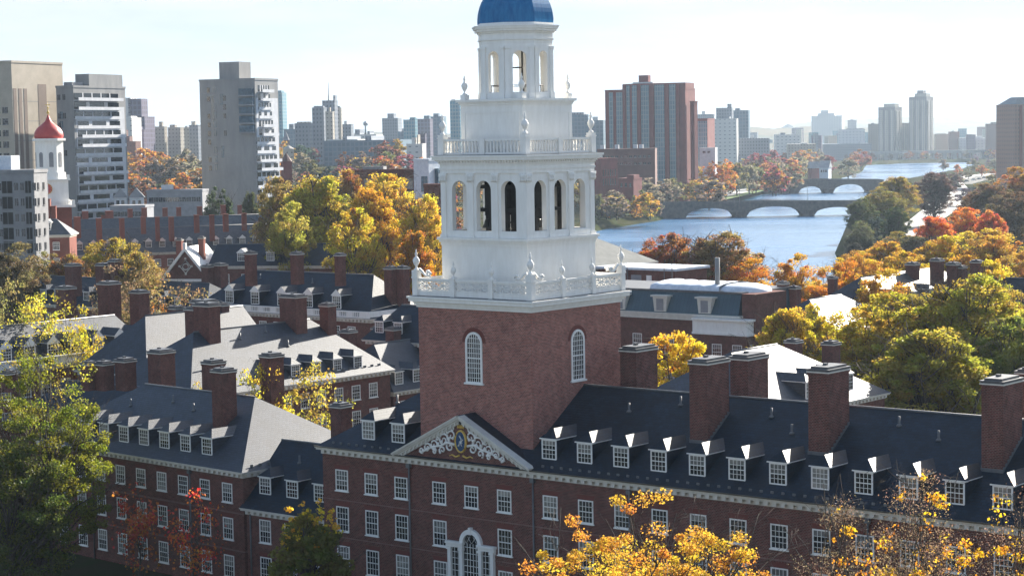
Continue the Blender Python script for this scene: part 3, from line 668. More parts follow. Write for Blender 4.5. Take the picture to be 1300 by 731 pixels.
for i, (px, y0, y1) in enumerate(((932, 240, 259), (1025, 236, 257), (939, 238, 258))):
    a = at(px, y1, 1108); b = at(px, y0, 1108); lm = MB(); lm.tube([a, b], .12, 6); lm.cbox(b.x, b.y, b.z, .35, .35, b.z + .5)
    tag(lm.build('street_lamp', LEAD), ['pale lamp post on the nearer bridge over the pier between its first two arches', 'lamp post on the nearer bridge over its right hand pier', 'second lamp post just right of the first on the nearer bridge'][i], 'street lamp')
# green footbridge piece and boathouse by the far bank
# ------------------------------------------------------------------ neighbouring brick houses
def frame_at(px, py, Y, th): p = at(px, py, Y); return (p.x, p.y), R(-(90 - th)), p.z
def chim_px(parent, px0, px1, yt, yb, Y, brick=None, k=1.28, cap=True, asp=1.0):
    a, b = at(px0, yt, Y), at(px1, yt, Y); w_ = (b.x - a.x) / k; zt, zb = at(px0, yt, Y).z, at(px0, yb, Y).z
    inv = parent.matrix_basis.inverted(); c = inv @ Vector(((a.x + b.x) / 2, Y, 0))
    return add_chimney(parent, c.x - w_ / 2, c.y - w_ * asp / 2, w_, w_ * asp, zb - 1.5, zt, brick, cap)
# left wing
o, rz, z = frame_at(308, 600, 190, 46.5)
lw = house('brick_house', 'dark brick house behind the big green tree with one sunlit hipped roof end', o, rz, -34.0, 0, 16.2, 8.95, 14.6, slate=SLATE_M, hips=(8.5, 8.3),
           rows=[(7.65, 1.85), (4.33, 2.1), (.72, 2.1)], cols=[-2.35 - 3.42 * i for i in range(9)], rcols=[], dormers=[-6.45 - 3.38 * i for i in range(8)], dw=1.55, dh=1.72,
           chimneys=[(-9.45, 4.0, 1.7, 1.75, 17.8), (-13.4, 13.4, 1.7, 1.8, 18.2), (-20, 11, 1.7, 1.8, 17.3)], belts=(4.9, 1.3))
for x in (-8.0, -24.3):
    dp = MB(); dp.tube([(x, -.12, -2.6), (x, -.12, 8.2)], .075, 8); dp.cbox(x, -.15, 8.0, .2, .15, 8.35); dp.build('downpipe', LEAD, lw)
sg = MB(); sg.box(0, 0, 0, .08, .3, .32); SG2 = sg.mesh('snow_guard', LEAD)
for i in range(14): link('snow_guard', SG2, lw, (.02, .9 + i * 1.05, 9.18))
# low link between the two
p = uv(0, 2.3)
lk = house('brick_house', 'low brick link house with three dormers between the two long dark brick houses', (p.x, p.y), RZ, -36.6, -24.15, 10.6, 5.55, 11.3, ov=.45,
           rows=[(4.65, 2.2), (1.1, 2.2)], cols=[-34.1, -30.75, -27.3], dormers=[-34.9, -31.3, -27.7], dw=1.5, dh=1.7, dy=.9, chimneys=[(-34.4, 9.3, 1.4, 1.5, 14.6)], belts=(5.0,))
dp = MB(); dp.tube([(-36.0, -.12, -2.6), (-36.0, -.12, 5.0)], .075, 8); dp.build('downpipe', LEAD, lk)
# B: the range with the long sunlit roof
o, rz, z = frame_at(363, 487, 240, TH + 90)
B = house('brick_house', 'brick house with a long sunlit pale roof behind the two nearest chimneys', o, rz, -15.0, 18.2, 16.6, 11.1, 17.55, slate=SLATE_M, hips=(8.6, 6.2),
          rows=[(9.78, 1.82), (6.6, 2.0), (3.2, 2.0)], cols=[-9.3, -6.2, -3.1, .1, 3.1, 5.9, 8.9, 11.95, 15.05], dormers=[-1.4, 2.15, 5.75, 9.35, 12.95], dw=1.4, dh=1.5, dy=.55,
          chimneys=[(8.2, 6.3, 1.9, 2.9, 21.0), (-6.1, 6.4, 1.8, 2.7, 21.0), (13.1, 5.6, 1.5, 1.5, 19.6), (-4.0, 11.5, 1.4, 1.5, 20.2)])
sg = MB(); sg.box(0, 0, 0, .5, .1, .32); SG3 = sg.mesh('snow_guard', LEAD)
for i in range(24): link('snow_guard', SG3, B, (-13.5 + i * 1.3, .35, 11.68))
o2 = at(363, 487, 240); q = Vector((o2.x, o2.y, 0)) - U_ * 15.5 + V_ * 6
B2 = house('brick_house', 'pale roofed wing just behind the long sunlit roof', (q.x, q.y), rz, -14, 7.5, 13, 12.0, 18.6, slate=SLATE_M, hips=(6, None), rows=[(10.5, 1.8)], cols=[-10, -6, -2, 2], chimneys=[])
q = Vector((o2.x, o2.y, 0)) + V_ * 19.0 - U_ * .2
B3 = house('brick_house', 'lower pale roofed brick wing with dormers against the tower shaft', (q.x, q.y), rz, 0, 20, 13, 8.2, 13.6, slate=SLATE_M, hips=(4, None), rows=[(6.9, 1.8)], cols=[2, 5, 8, 11], dormers=[1.6, 5.0, 8.4, 11.8], dw=1.5, dh=1.7, dy=.5)
chim_px(B3, 490, 508, 415, 462, 268); chim_px(B3, 472, 489, 414, 452, 285); chim_px(B3, 515, 531, 407, 450, 292); chim_px(B3, 432, 452, 418, 445, 262)
def parapet(t, x0, x1, z, hh=1.05, groups=(), y=-.35, W=None):
    m = MB(); m.box(x0, y - .12, z, x1, y + .12, z + .22); m.box(x0, y - .16, z + hh - .18, x1, y + .16, z + hh)
    cur = x0
    for (a, b) in list(groups) + [(x1, x1)]:
        m.box(cur, y - .1, z + .221, a, y + .1, z + hh - .181); n = max(0, int((b - a) / .3))
        for i in range(n): m.cbox(a + (i + .5) * (b - a) / n, y, z + .222, .07, .07, z + hh - .182)
        cur = b
    if W: m.box(x1 - .24, y + .13, z + .001, x1, W, z + hh - .001)
    m.build('roof_balustrade', WHITE, t)
# C: dark roofed range with white roof balustrade
o, rz, z = frame_at(470, 404, 290, TH)
Ch = house('brick_house', 'brick house with dark hipped roof, five white dormers and a white roof balustrade', o, rz, -37, 0, 12.6, 14.35, 20.1, hips=(6.5, 5.5), rows=[(13.1, 1.75), (9.8, 1.9), (6.4, 1.9)],
           cols=[-6.8 - 3.05 * i for i in range(9)] + [-3.7], dormers=[-7.4, -13.2, -18.8, -24.5, -30.1], dw=1.75, dh=2.0, dy=.85, dgable=True, drise=.85)
parapet(Ch, -37.3, .3, 14.37, 1.0, [(-34.5 + 2.62 * i, -33.1 + 2.62 * i) for i in range(13)], -.32, 12.6)
for a in ((311, 325, 319, 350), (369, 384.5, 319.5, 348), (425, 438, 321, 350), (488, 503.5, 338, 378), (504, 519, 337.5, 378)): chim_px(Ch, a[0], a[1], a[2], a[3], 296)
sk = MB()
for i in range(4): sk.box(-21.9 + i * .55, 1.3, 16.0, -21.5 + i * .55, 3.6, 17.6)
o, rz, z = frame_at(510, 410, 268, TH)
Cw = house('brick_house', 'low slate roofed wing beside the balustraded house with two white dormers', o, rz, -6.5, 9, 9, 13.2, 17.6, hips=(3, None), rows=[(11.8, 1.7)], cols=[-4.5, -1.5], dormers=[-4.6, -1.2], dw=1.5, dh=1.6, dy=.6)
# D: white balustraded house at the left
o, rz, z = frame_at(192, 441, 270, TH + 90)
D = house('brick_house', 'brick house with pale roof, gabled dormers and white balustrade behind the left hand tree', o, rz, -38, .2, 11.5, 12.1, 17.0, slate=SLATE_M, hips=(5.5, 2.0), rows=[(10.2, 1.8), (6.8, 1.9)], cols=[-2 - 3.1 * i for i in range(11)],
          dormers=[-1.0 - 3.65 * i for i in range(9)], dw=1.7, dh=1.75, dy=.8, dgable=True, drise=.95)
parapet(D, -38.3, .4, 12.12, 1.1, [(-36 + 3.1 * i, -34 + 3.1 * i) for i in range(12)], -.32)
for a in ((192, 214, 405, 440), (125, 151.5, 357, 395), (165.5, 188, 368, 400), (72, 95, 363, 392), (213, 234, 388, 420), (243, 275, 380, 430), (274, 290, 384, 415)): chim_px(D, a[0], a[1], a[2], a[3], 284 if a[3] < 410 else 262)
o, rz, z = frame_at(215, 470, 225, TH)
D2 = house('brick_house', 'dark slate roof with stout chimneys just behind the dark brick house', o, rz, -26, 3, 8, 8.2, 11.8, hips=(3, 3), rows=[(7.0, 1.8)], cols=[-20, -16, -12, -8, -4])
for a in ((189, 220, 443, 475), (147, 171, 454, 478), (121, 143, 458, 478), (103, 122, 458, 478), (1, 20, 470, 480)): chim_px(D2, a[0], a[1], a[2], a[3], 222)
# houses between, chimneys among bare trees
o, rz, z = frame_at(200, 372, 345, TH)
D3 = house('brick_house', 'brick house with many chimneys half hidden by bare ochre trees', o, rz, -42, 12, 12, 11.5, 16.0, hips=(6, 6), rows=[(10, 1.8), (6.6, 1.8)], cols=[-36 + 3.2 * i for i in range(14)], dormers=[-32 + 4 * i for i in range(10)], dw=1.6, dh=1.6)
for a in ((83, 102, 334.5, 365), (122, 143, 334, 362), (138, 156, 329, 352), (164, 187, 340, 365), (256, 272, 336, 372), (272, 288, 334, 356), (258, 279, 368, 385)): chim_px(D3, a[0], a[1], a[2], a[3], 350)
# pedimented pavilion
o, rz, z = frame_at(268, 346, 400, TH + 28)
Fp = house('brick_house', 'brick pavilion with a white edged gable carrying a pale diamond ornament', o, rz, 0, 26, 11, 15.6, 19.6, rows=[(14, 1.8)], cols=[3, 7, 11], dormers=[6, 12], dw=1.6, dh=1.7, dgable=True)
m = MB(); m.prism_y([(-9.2, 13.4), (.2, 13.4), (-4.5, 19.0)], -2.0, 10, 0); m.box(-9, -1.9, -2.5, 0, 10, 13.38, 0); m.build('gable_wing', BRICK, Fp)
m = MB()
for s in (-1, 1): m.prism_y([(-4.5 + s * 5.2, 13.2), (-4.5 + s * 4.5, 13.2), (-4.5, 18.7), (-4.5, 19.5)], -2.5, 10.2)
m.box(-9.5, -2.3, 12.7, .5, 10.1, 13.2); m.cbox(-4.5, -2.2, 19.3, .3, .3, 20.3); m.build('gable_trim', WHITE, Fp)
m = MB(); m.tube([(-4.5 + 1.1 * math.cos(k * math.pi / 2), -2.05, 15.6 + 1.3 * math.sin(k * math.pi / 2)) for k in range(5)], .14, 5); m.tube([(-4.5 + .6 * math.cos(k * math.pi / 6), -2.05, 15.6 + .6 * math.sin(k * math.pi / 6)) for k in range(13)], .12, 5)
for k in range(4): m.cbox(-4.5 + 1.25 * math.cos(k * math.pi / 2), -2.0, 15.5 + 1.5 * math.sin(k * math.pi / 2), .2, .1, 15.9 + 1.5 * math.sin(k * math.pi / 2))
m.build('gable_ornament', TRIM, Fp)
for x in (-7, -4.5, -2): add_window(Fp, (x, -1.9, 9.8), 0, 1.5, 2.0)
for a in ((223, 232.5, 302.5, 325), (251.5, 260.5, 300, 320)): chim_px(Fp, a[0], a[1], a[2], a[3], 403, BRICK_R)
# E: two long ranges crowded with red chimneys
BG_SLATE = courses('weathered_slate', (.085, .095, .105), (.06, .068, .078), (.03, .03, .03), .5, .3, .012, .6, .4, (.75, 1.2))
o, rz, z = frame_at(343, 314, 505, TH + 62)
E1 = house('brick_house', 'long slate roofed brick house with a row of small white dormers and many red chimneys', o, rz, -52, 6, 12, 13.4, 19.2, slate=BG_SLATE, brick=BRICK_R, hips=(5, 5), rows=[(11.8, 1.7), (8.6, 1.7)], cols=[-50 + 3.1 * i for i in range(18)], dormers=[-47 + 3.35 * i for i in range(16)], dw=1.45, dh=1.6, dgable=True, dent=False, dside=BG_SLATE)
o, rz, z = frame_at(343, 302, 535, TH + 60)
E2 = house('brick_house', 'second long slate roofed range with red chimneys behind the dormered one', o, rz, -58, 10, 12, 14.5, 20.6, slate=BG_SLATE, brick=BRICK_R, hips=(5, 5), dent=False, rows=[], cols=[])
zE = lambda x, y: (40 + x / 3.8235, 250 + y / 3.8235)
for a in ((200, 240, 88, 170), (310, 342, 95, 195), (422, 452, 95, 190), (527, 556, 87, 150), (597, 622, 88, 185), (662, 692, 87, 185), (785, 815, 78, 145), (860, 888, 78, 185), (925, 957, 73, 140), (1017, 1045, 70, 135), (1187, 1223, 68, 155), (1148, 1182, 28, 125)):
    (x0, y0), (x1, y1) = zE(a[0], a[2]), zE(a[1], a[3]); chim_px(E1, x0, x1, y0, y1, 505 - (x1 - 343) * -.08, BRICK_R, 1.35, False)
for a in ((240, 278, 62, 145), (335, 362, 82, 155), (352, 400, 60, 140), (463, 493, 50, 105), (530, 562, 45, 90), (632, 662, 45, 135), (700, 727, 42, 95), (800, 830, 38, 125), (915, 945, 32, 70), (997, 1022, 32, 90)):
    (x0, y0), (x1, y1) = zE(a[0], a[2]), zE(a[1], a[3]); chim_px(E2, x0, x1, y0, y1, 540, BRICK_R, 1.35, False)
o, rz, z = frame_at(88, 299, 455, TH + 40)
E3 = house('brick_house', 'brick house end with a hipped slate roof beside the grey concrete block', o, rz, -9, 0, 8, z + .2, z + 3.6, slate=BG_SLATE, brick=BRICK_R, hips=(4, 4), rows=[(z - 1.4, 1.8), (z - 5, 1.8)], cols=[-6.5, -3], dormers=[-5], dgable=True, dent=False)
for a in ((55, 65, 250, 285), (64, 72, 259, 285), (56, 58.5, 263, 290)): chim_px(E3, a[0], a[1], a[2], a[3], 462, BRICK_R, 1.3, False)
# G: mansard behind the tower
o, rz, z = frame_at(941, 408, 285, TH)
zc = z
G = empty('brick_house', (o[0], o[1], 0), rz, 'tall brick house with blue green mansard roof and a white cover on its flat top', 'building')
m = MB(); m.box(-30, 0, -2.5, 0, 16, zc + .3); m.build('wall', BRICK, G)
m = MB(); m.box(-30, -.55, zc - .15, 0.05, .5, zc + .45); m.box(-30, -.7, zc + .451, .12, .5, zc + .75); m.build('cornice', TRIM, G)
zt = at(900, 374, 287).z
m = MB(); m.hexa([(-30, -.3, zc + .76), (-.3, -.3, zc + .76), (-.3, 15, zc + .76), (-30, 15, zc + .76)], [(-30, .9, zt), (-.5, .9, zt), (-.5, 14, zt), (-30, 14, zt)]); mo = m.build('mansard_roof', COPPER, G)
m = MB(); m.box(-30, .7, zt + .01, -.3, 14.2, zt + .3); m.build('roof_rim', CAP, mo)
for x in (-20.9, -13.6, -5.9):
    m = MB(); m.prism_y([(x - 1.0, zc + .9), (x + 1.0, zc + .9), (x + 1.25, zt - .7), (x - 1.25, zt - .7)], -.45, 1.0); m.box(x - 1.5, -.7, zt - .69, x + 1.5, 1.0, zt - .45); d = m.build('dormer', TRIM, G)
    m = MB(); m.box(x - .62, -.5, zc + 1.05, x + .62, -.44, zt - .95); m.build('louvre', GREY, d)
for x in (-29.3, -23.5, -18, -12.3, -9.0, -5.6, -1.6): add_window(G, (x, 0, zc - 5.2), 0, 1.6, 2.7); add_window(G, (x, 0, zc - 9.3), 0, 1.6, 2.5)
m = MB(); m.box(-.05, .3, -2.5, 2.2, 8.5, zt + .15); m.build('pier', BRICK, G)
TARP = mottled('white_tarpaulin', (.50, .55, .62), (.66, .70, .74), 1.2, .5, .4, None, .5)
m = MB(); n = 12
prof = [(1.2 + 4.3 * (1 - math.cos(math.pi * k / n)), zt + .3 + 1.0 * math.sin(math.pi * k / n) ** .5) for k in range(n + 1)]
xs = [-16.5 + i * .75 for i in range(17)]
for i, (xa, xb) in enumerate(zip(xs, xs[1:])):
    ka, kb = (1 + .10 * math.sin(xa * 2.7) + .06 * math.sin(xa * 5.1)), (1 + .10 * math.sin(xb * 2.7) + .06 * math.sin(xb * 5.1))
    for (y0, z0), (y1, z1) in zip(prof, prof[1:]): m.poly([(xa, y0, zt + .3 + (z0 - zt - .3) * ka), (xb, y0, zt + .3 + (z0 - zt - .3) * kb), (xb, y1, zt + .3 + (z1 - zt - .3) * kb), (xa, y1, zt + .3 + (z1 - zt - .3) * ka)], 0, True)
m.lathe(-3.2, 5.4, [(4.2, zt - 3.2), (4.2, zt + .3), (3.7, zt + .8), (2.4, zt + 1.15), (.6, zt + 1.25)], 20); m.build('roof_cover', TARP, G)
a = at(910.5, 327, 291); m = MB(); m.tube([(a.x, a.y, zt), (a.x, a.y, a.z)], .36, 10); tag(m.build('metal_flue', CONC), 'tall pale metal flue pipe standing on the mansard roof', 'flue')
o, rz, z = frame_at(857, 366, 320, TH)
Gp = empty('rooftop_shed', (o[0], o[1], 0), rz, 'flat roofed brick shed with white door beside the mansard', 'shed')
m = MB(); m.box(-15, 0, -2.5, 0, 9, z + 2.7); m.build('wall', BRICK, Gp); m = MB(); m.box(-15.4, -.4, z + 2.71, .4, 9.4, z + 3.1); m.build('flat_roof', TARP, Gp)
m = MB(); m.box(-1.9 - 3.6, -.06, z - .2, -.9 - 3.6, .02, z + 1.9); m.build('door', WHITE, Gp); m = MB(); m.box(-8.5, -.05, z + .3, -6.5, .02, z + 1.9); m.build('panel', GREY, Gp)
m = MB()
for x in (-8.9, -1.7, -.2):
    m = MB(); m.tube([(x, -.5, z - .5), (x, -.5, z + 3.9)], .07, 6); m.build('post', LEAD, Gp)
o, rz, z = frame_at(831, 333.5, 345, TH + 90)
PALE_ROOF = mottled('pale_roof', (.15, .155, .15), (.20, .205, .195), .6, .9, .1)
Gr = house('brick_house', 'pale hip roofed house showing between white tower and orange trees', o, rz, -26, 0, 15, z + .2, z + 4.4, slate=PALE_ROOF, hips=(7, 7), rows=[], cols=[], dent=False)
# right of the mansard
o, rz, z = frame_at(948, 418, 283, TH + 90)
G2 = empty('brick_house', (o[0], o[1], 0), rz, 'brick wing with deep white cornice right of the blue green mansard', 'building')
m = MB(); m.box(0, 0, -2.5, 14, 9, z - .9); m.build('wall', BRICK, G2)
m = MB(); m.box(-.4, -.4, z - 1.0, 14.4, 9, z - .7); m.box(-.2, -.2, z - .699, 14.2, 9, z + 1.0); m.box(-.5, -.5, z + 1.001, 14.5, 9, z + 1.3); m.build('cornice', WHITE, G2)
for x in (1.6, 4.8, 8.0, 11.2): add_window(G2, (x, 0, z - 4.6), 0, 1.6, 2.3); add_window(G2, (x, 0, z - 8.6), 0, 1.6, 2.3)
for y in (1.6, 5): add_window(G2, (0, y, z - 4.6), R(-90), 1.6, 2.3)
m = MB(); m.box(2.5, 5.5, z + 1.31, 12, 8.8, z + 5.0); m.build('upper_wall', CONC2, G2)
for a in ((987, 1001, 357, 396), (1001, 1016, 363, 396), (977, 989, 365, 396)): chim_px(G2, a[0], a[1], a[2], a[3], 296)
# H: hip roof right behind the main ridge
o, rz, z = frame_at(1025, 522, 205, TH + 90)
Hh = house('brick_house', 'brick house with half sunlit hip roof peeping over the long main ridge', o, rz, -9.0, 16, 17.0, 11.9, 17.4, slate=SLATE_M, hips=(8.5, 8.5), rows=[(10.6, 1.9)], cols=[-5, -1, 3, 7, 11], dormers=[2.0, 6.0, 10], dw=1.6, dh=1.8)
chim_px(Hh, 997, 1018, 430, 465, 222); chim_px(Hh, 1044, 1066, 432.5, 458, 222); chim_px(Hh, 1290, 1312, 468, 520, 195)
o, rz, z = frame_at(1205, 385, 320, TH + 90)
H2 = house('brick_house', 'brick house with sunlit slate roof and chimneys among the green trees', o, rz, -22, 14, 13, z, z + 5, slate=SLATE_M, hips=(6, 6), rows=[(z - 1.2, 1.9), (z - 4.6, 1.9)], cols=[-19 + 3.3 * i for i in range(10)], dormers=[-16, -10, -4, 2], dw=1.6, dh=1.6)
for a in ((1118, 1135, 348, 368), (1150, 1167, 333, 360), (1181, 1198, 328, 353), (1202, 1219, 333, 369), (1212, 1227, 337, 369), (1232, 1248, 330, 345), (1051, 1063, 350, 368)): chim_px(H2, a[0], a[1], a[2], a[3], 322)
o, rz, z = frame_at(1090, 425, 285, TH + 90)
H3 = house('brick_house', 'brick house with triangular sunlit roof end glimpsed between green and gold crowns', o, rz, -8, 12, 13, z + .6, z + 5, slate=SLATE_M, hips=(6, 6), rows=[(z - .8, 1.9), (z - 4.2, 1.9)], cols=[-5 + 3.3 * i for i in range(5)])
o, rz, z = frame_at(1290, 400, 300, TH)
H4 = house('brick_house', 'slate roofed house at the edge behind the tall green tree', o, rz, -16, 12, 13, z, z + 5, hips=(6, None), rows=[(z - 1.2, 1.9)], cols=[-12 + 3.3 * i for i in range(7)])

VP = MB(); VP.tube([(0, 0, -.6), (0, 0, .75)], .09, 8); VP.lathe(0, 0, [(.22, -.05), (.2, .08), (.1, .16)], 10); VPM = VP.mesh('vent_pipe', LEAD)
def vents(t, W, ze, zr, ov, pts):
    for x, y in pts: link('vent_pipe', VPM, t, (x, y, ze + (zr - ze) / (W / 2 + ov) * (y + ov)))
vents(main, 17.4, 12.72, 18.8, .5, [(5.2, 6.3), (9.6, 7.4), (18.5, 7.0), (21.2, 5.6), (29.6, 7.2), (33.4, 6.2), (44.0, 6.8), (-19.5, 5.0)])
vents(lw, 16.2, 8.95, 14.6, .5, [(-14.5, 5.6), (-18.8, 6.3), (-24.6, 5.2)])
vents(lk, 10.6, 5.55, 11.3, .45, [(-33.0, 3.6), (-29.4, 4.0)])
vents(B, 16.6, 11.1, 17.55, .5, [(-1.0, 6.6), (3.8, 7.2), (5.2, 4.8), (-10.2, 3.0)])
vents(Ch, 12.6, 14.35, 20.1, .5, [(-10.2, 4.4), (-16, 4.6), (-27.5, 4.9)])
for (x, y, w_, d_) in ((12.85, 3.9, 1.7, 3.1), (23.7, 3.9, 1.75, 3.1), (37.95, 3.9, 1.65, 3.1)):
    f = MB(); sl_ = (18.8 - 12.72) / 9.2; z0 = 12.72 + sl_ * (y + .5); z1 = 12.72 + sl_ * (y + d_ + .5)
    f.box(x - .05, y - .05, z0 - .3, x + w_ + .05, y - .004, z0 + .22)
    for xa, xb in ((x - .05, x - .004), (x + w_ + .004, x + w_ + .05)):
        n = 9
        for i in range(n): q0, q1 = y + d_ * i / n, y + d_ * (i + 1) / n; f.box(xa, q0, z0 + (z1 - z0) * i / n - .3, xb, q1 - .002, z0 + (z1 - z0) * (i + 1) / n + .16)
    f.build('flashing', LEAD, main)
# ------------------------------------------------------------------ buildings across the town
def facade(name, wall, gl, bw, rh, ms, rough=.4):
    m, t, b = mat(name, rough, .5); u = t.nodes.new('ShaderNodeUVMap'); br = node(t, 'ShaderNodeTexBrick', Scale=1.0); br.offset = 0.0; br.squash = 1.0
    br.inputs['Color1'].default_value = (*gl, 1); br.inputs['Color2'].default_value = (*(c * .7 for c in gl), 1); br.inputs['Mortar'].default_value = (*wall, 1)
    br.inputs['Mortar Size'].default_value = ms; br.inputs['Brick Width'].default_value = bw; br.inputs['Row Height'].default_value = rh; br.inputs['Mortar Smooth'].default_value = 0.0
    t.links.new(u.outputs[0], br.inputs[0]); t.links.new(br.outputs[0], b.inputs['Base Color']); return m
def block(name, label, px0, px1, yt, Y, a=0.0, frac=.7, zb=GZ - 1, body=None, cat='building', part='walls', roof=True):
    """a box-shaped building whose outline spans px0..px1; a>0 shows its left side, a<0 its right side"""
    S = (px1 - px0) / F_PX * Y; ar = R(a); wv = S * frac / max(.05, math.cos(ar)); dv = S * (1 - frac) / max(.12, abs(math.sin(ar))) if a else S * .6
    p = at(px0, yt, Y); x0 = p.x + (S * (1 - frac) if a > 0 else 0)
    t = empty(name, (x0, Y, 0), ar, label, cat); t['w'] = wv
    m = MB(); m.box(0, 0, zb, wv, dv, p.z); m.build(part, body or CONC, t)
    if roof:
        m = MB(); m.box(-.15, -.15, p.z + .01, wv + .15, dv + .15, p.z + .7); m.build('parapet', body if body else CONC, t)
    return t, wv, dv, p.z
def addbox(t, nm, m_, *b):
    m = MB(); m.box(*b); return m.build(nm, m_, t)
_wp = {}
def win_grid(t, xs, zs, w_, h_, y=0.0, rz=0.0, m_=None, nm='window', at_x=0.0, frame=True):
    """separate window parts on the front (rz=0) or on a side wall (rz=90: right, -90: left)"""
    m_ = m_ or GLASS; k = (w_, h_, m_.name, frame)
    if k not in _wp:
        m = MB(); m.box(-w_ / 2, -.05, 0, w_ / 2, .05, h_, 0)
        if frame: m.box(-.05, -.09, .02, .05, -.03, h_ - .02, 1); m.box(-w_ / 2 - .08, -.14, -.12, w_ / 2 + .08, .04, -.005, 1)
        _wp[k] = m.mesh(nm, [m_, GREY])
    for z in zs:
        for x in xs:
            o = link(nm, _wp[k], t, (x, y, z) if rz == 0 else (at_x, x, z), R(rz))
# grey concrete apartment block at the left edge
t, wv, dv, zt = block('apartment_block', 'grey concrete apartment block with dark square openings', -60, 56, 221, 425, -12, .93, body=GREY)
pxs = lambda px: (px + 60) / F_PX * 425 * .93 / math.cos(R(12)) * (116 / (116 * .93)) * .93
sc_ = wv / (.93 * 116); X = lambda px: (px + 60) * sc_
zz = [40 - ((221 + dz) - 184.5) / F_PX * 425 for dz in (24, 43.5, 63, 82, 100)]
win_grid(t, [X(p) for p in (-48, -20, 12)], zz, 2.3, 2.5, m_=DARK, nm='opening'); win_grid(t, [X(p) for p in (40,)], zz, 1.3, 2.5, m_=DARK, nm='opening')
win_grid(t, [X(p) for p in (-36, -30, -6, 2, 24, 32, 48)], [z + .6 for z in zz], .75, 1.5)
for z in zz: addbox(t, 'floor_band', CONC, -.1, -.07, z - .75, wv + .1, -.01, z - .6)
win_grid(t, [dv * .3, dv * .7], [z + .6 for z in zz], .9, 1.5, rz=90, at_x=wv)
addbox(t, 'skylight', TARP, X(-30), 3, zt, X(10), 7, zt + 3.6)
# tall brown concrete tower at the left edge
t, wv, dv, zt = block('concrete_tower', 'tall tan concrete tower cut by the left edge of the view', -60, 57, 81, 640, 66, .37, body=CONC2)
m_ = mottled('brown_concrete', (.16, .12, .10), (.2, .15, .12), .3)
for i in range(9): addbox(t, 'panel_joint', CONC, 0, -.03, 4 + i * 6.2, wv, 0, 4.18 + i * 6.2)
addbox(t, 'slot', m_, wv * .50, -.06, 22, wv * .66, .3, zt - 6.5); addbox(t, 'slot', m_, wv * .56, -.062, 10, wv * .72, .3, 21.8)
for i in range(3): addbox(t, 'window_column', m_, wv * (.02 + .1 * i), -.08, 12, wv * (.08 + .1 * i), .2, zt - 8)
zz = [14 + 3.6 * i for i in range(11)]
win_grid(t, [dv * q for q in (.15, .3, .45, .6, .75, .9)], zz, 2.2, 1.9, rz=-90, at_x=0)
# stepped towers with balconies
WHITEB = mottled('balcony_white', (.45, .46, .48), (.58, .58, .59), .5, .6, .3)
def balcony_tower(label, px0, pxc, px1, yt, Y, steps, a=-24, plant=None, glassbox=None, body=None):
    fr = (pxc - px0) / (px1 - px0); t, wv, dv, zt = block('balcony_tower', label, px0, px1, yt, Y, a, fr, body=body or CONC)
    rr = random.Random(px0); fl = 2.95; n = int((zt - 2) / fl)
    addbox(t, 'pale_side_wall', WHITEB, wv - .1, dv * .04, 2, wv + .03, dv * .97, zt - 6)
    for i in range(n):
        z = zt - 1.2 - (i + 1) * fl; deep = 2.0 if (i // 2) % 2 == 0 else .5
        s0, s1 = steps(i / n)
        m = MB(); m.box(wv + .01, dv * s0, z, wv + deep, dv * s1, z + .22, 0); m.box(wv + deep - .12, dv * s0, z + .221, wv + deep, dv * s1, z + 1.0, 0)
        k = 8
        m.build('balcony', WHITEB, t)
        m = MB(); m.box(wv + .035, dv * s0 + .2, z + .3, wv + .06, dv * s1 - .2, z + 2.45); m.build('window_band', GLASS, t)
        if i % 2 == 0:
            for q in (.2, .4, .6, .8): addbox(t, 'mullion', WHITEB, wv + .062, dv * (s0 + (s1 - s0) * q) - .25, z + .24, wv + .12, dv * (s0 + (s1 - s0) * q) + .25, z + 2.6)
        else: 
            for q in (.3, .7): addbox(t, 'wall_panel', WHITEB, wv + .036, dv * (s0 + (s1 - s0) * q) - .9, z + .24, wv + .14, dv * (s0 + (s1 - s0) * q) + .9, z + 2.7)
    for i in range(int(n)):
        z = zt - 1.2 - (i + 1) * fl
        if rr.random() < .75: win_grid(t, [wv * .16], [z + .3], 1.0, 1.7, y=-.02)
        if rr.random() < .6: win_grid(t, [wv * .27], [z + .3], 1.1, 2.2, y=-.02, m_=GLASS_B)
        if rr.random() < .3: win_grid(t, [wv * .45], [z + .3], 1.0, 1.8, y=-.02)
        addbox(t, 'formwork_line', GREY, 0, -.02, z, wv, 0, z + .1)
    return t, wv, dv, zt
t, wv, dv, zt = balcony_tower('grey concrete tower with stacked white balconies behind the red domed cupola', 71, 95, 141, 112, 650, lambda q: (.0 + .05 * (int(q * 7) % 2), .86 + .13 * q))
addbox(t, 'plant_room', CONC, wv * .2, dv * .3, zt, wv, dv * .95, zt + 4.5); addbox(t, 'plant_room', GREY, wv * .3, dv * .05, zt, wv * .8, dv * .25, zt + 1.8)
t, wv, dv, zt = block('concrete_tower', 'narrow grey concrete slab between the tan tower and balcony tower', 52, 72, 87, 690, -30, .6, body=CONC)
win_grid(t, [wv * .5], [10 + 4 * i for i in range(12)], 2.0, 2.2)
t, wv, dv, zt = balcony_tower('free standing concrete tower with a column of glass bays and white balconies', 253, 327, 350, 104, 700, lambda q: (.12 if q < .3 else .0, .62 + .38 * min(1, q * 1.7)), -24)
addbox(t, 'lift_house', CONC, wv * .28, dv * .2, zt, wv * .64, dv * .7, zt + 6.5); m = MB(); m.box(-.3, -.2, zt - 7, wv * .2, .5, zt + .9); 
zz = [zt - 5 - 3.1 * i for i in range(5)]
for z in zz: 
    g_ = addbox(t, 'glass_bay', GLASS_B, wv * .74, -1.3, z, wv * .98, .2, z + 2.2); addbox(t, 'bay_slab', GREY, wv * .735, -1.4, z - .5, wv * .985, .2, z - .01)
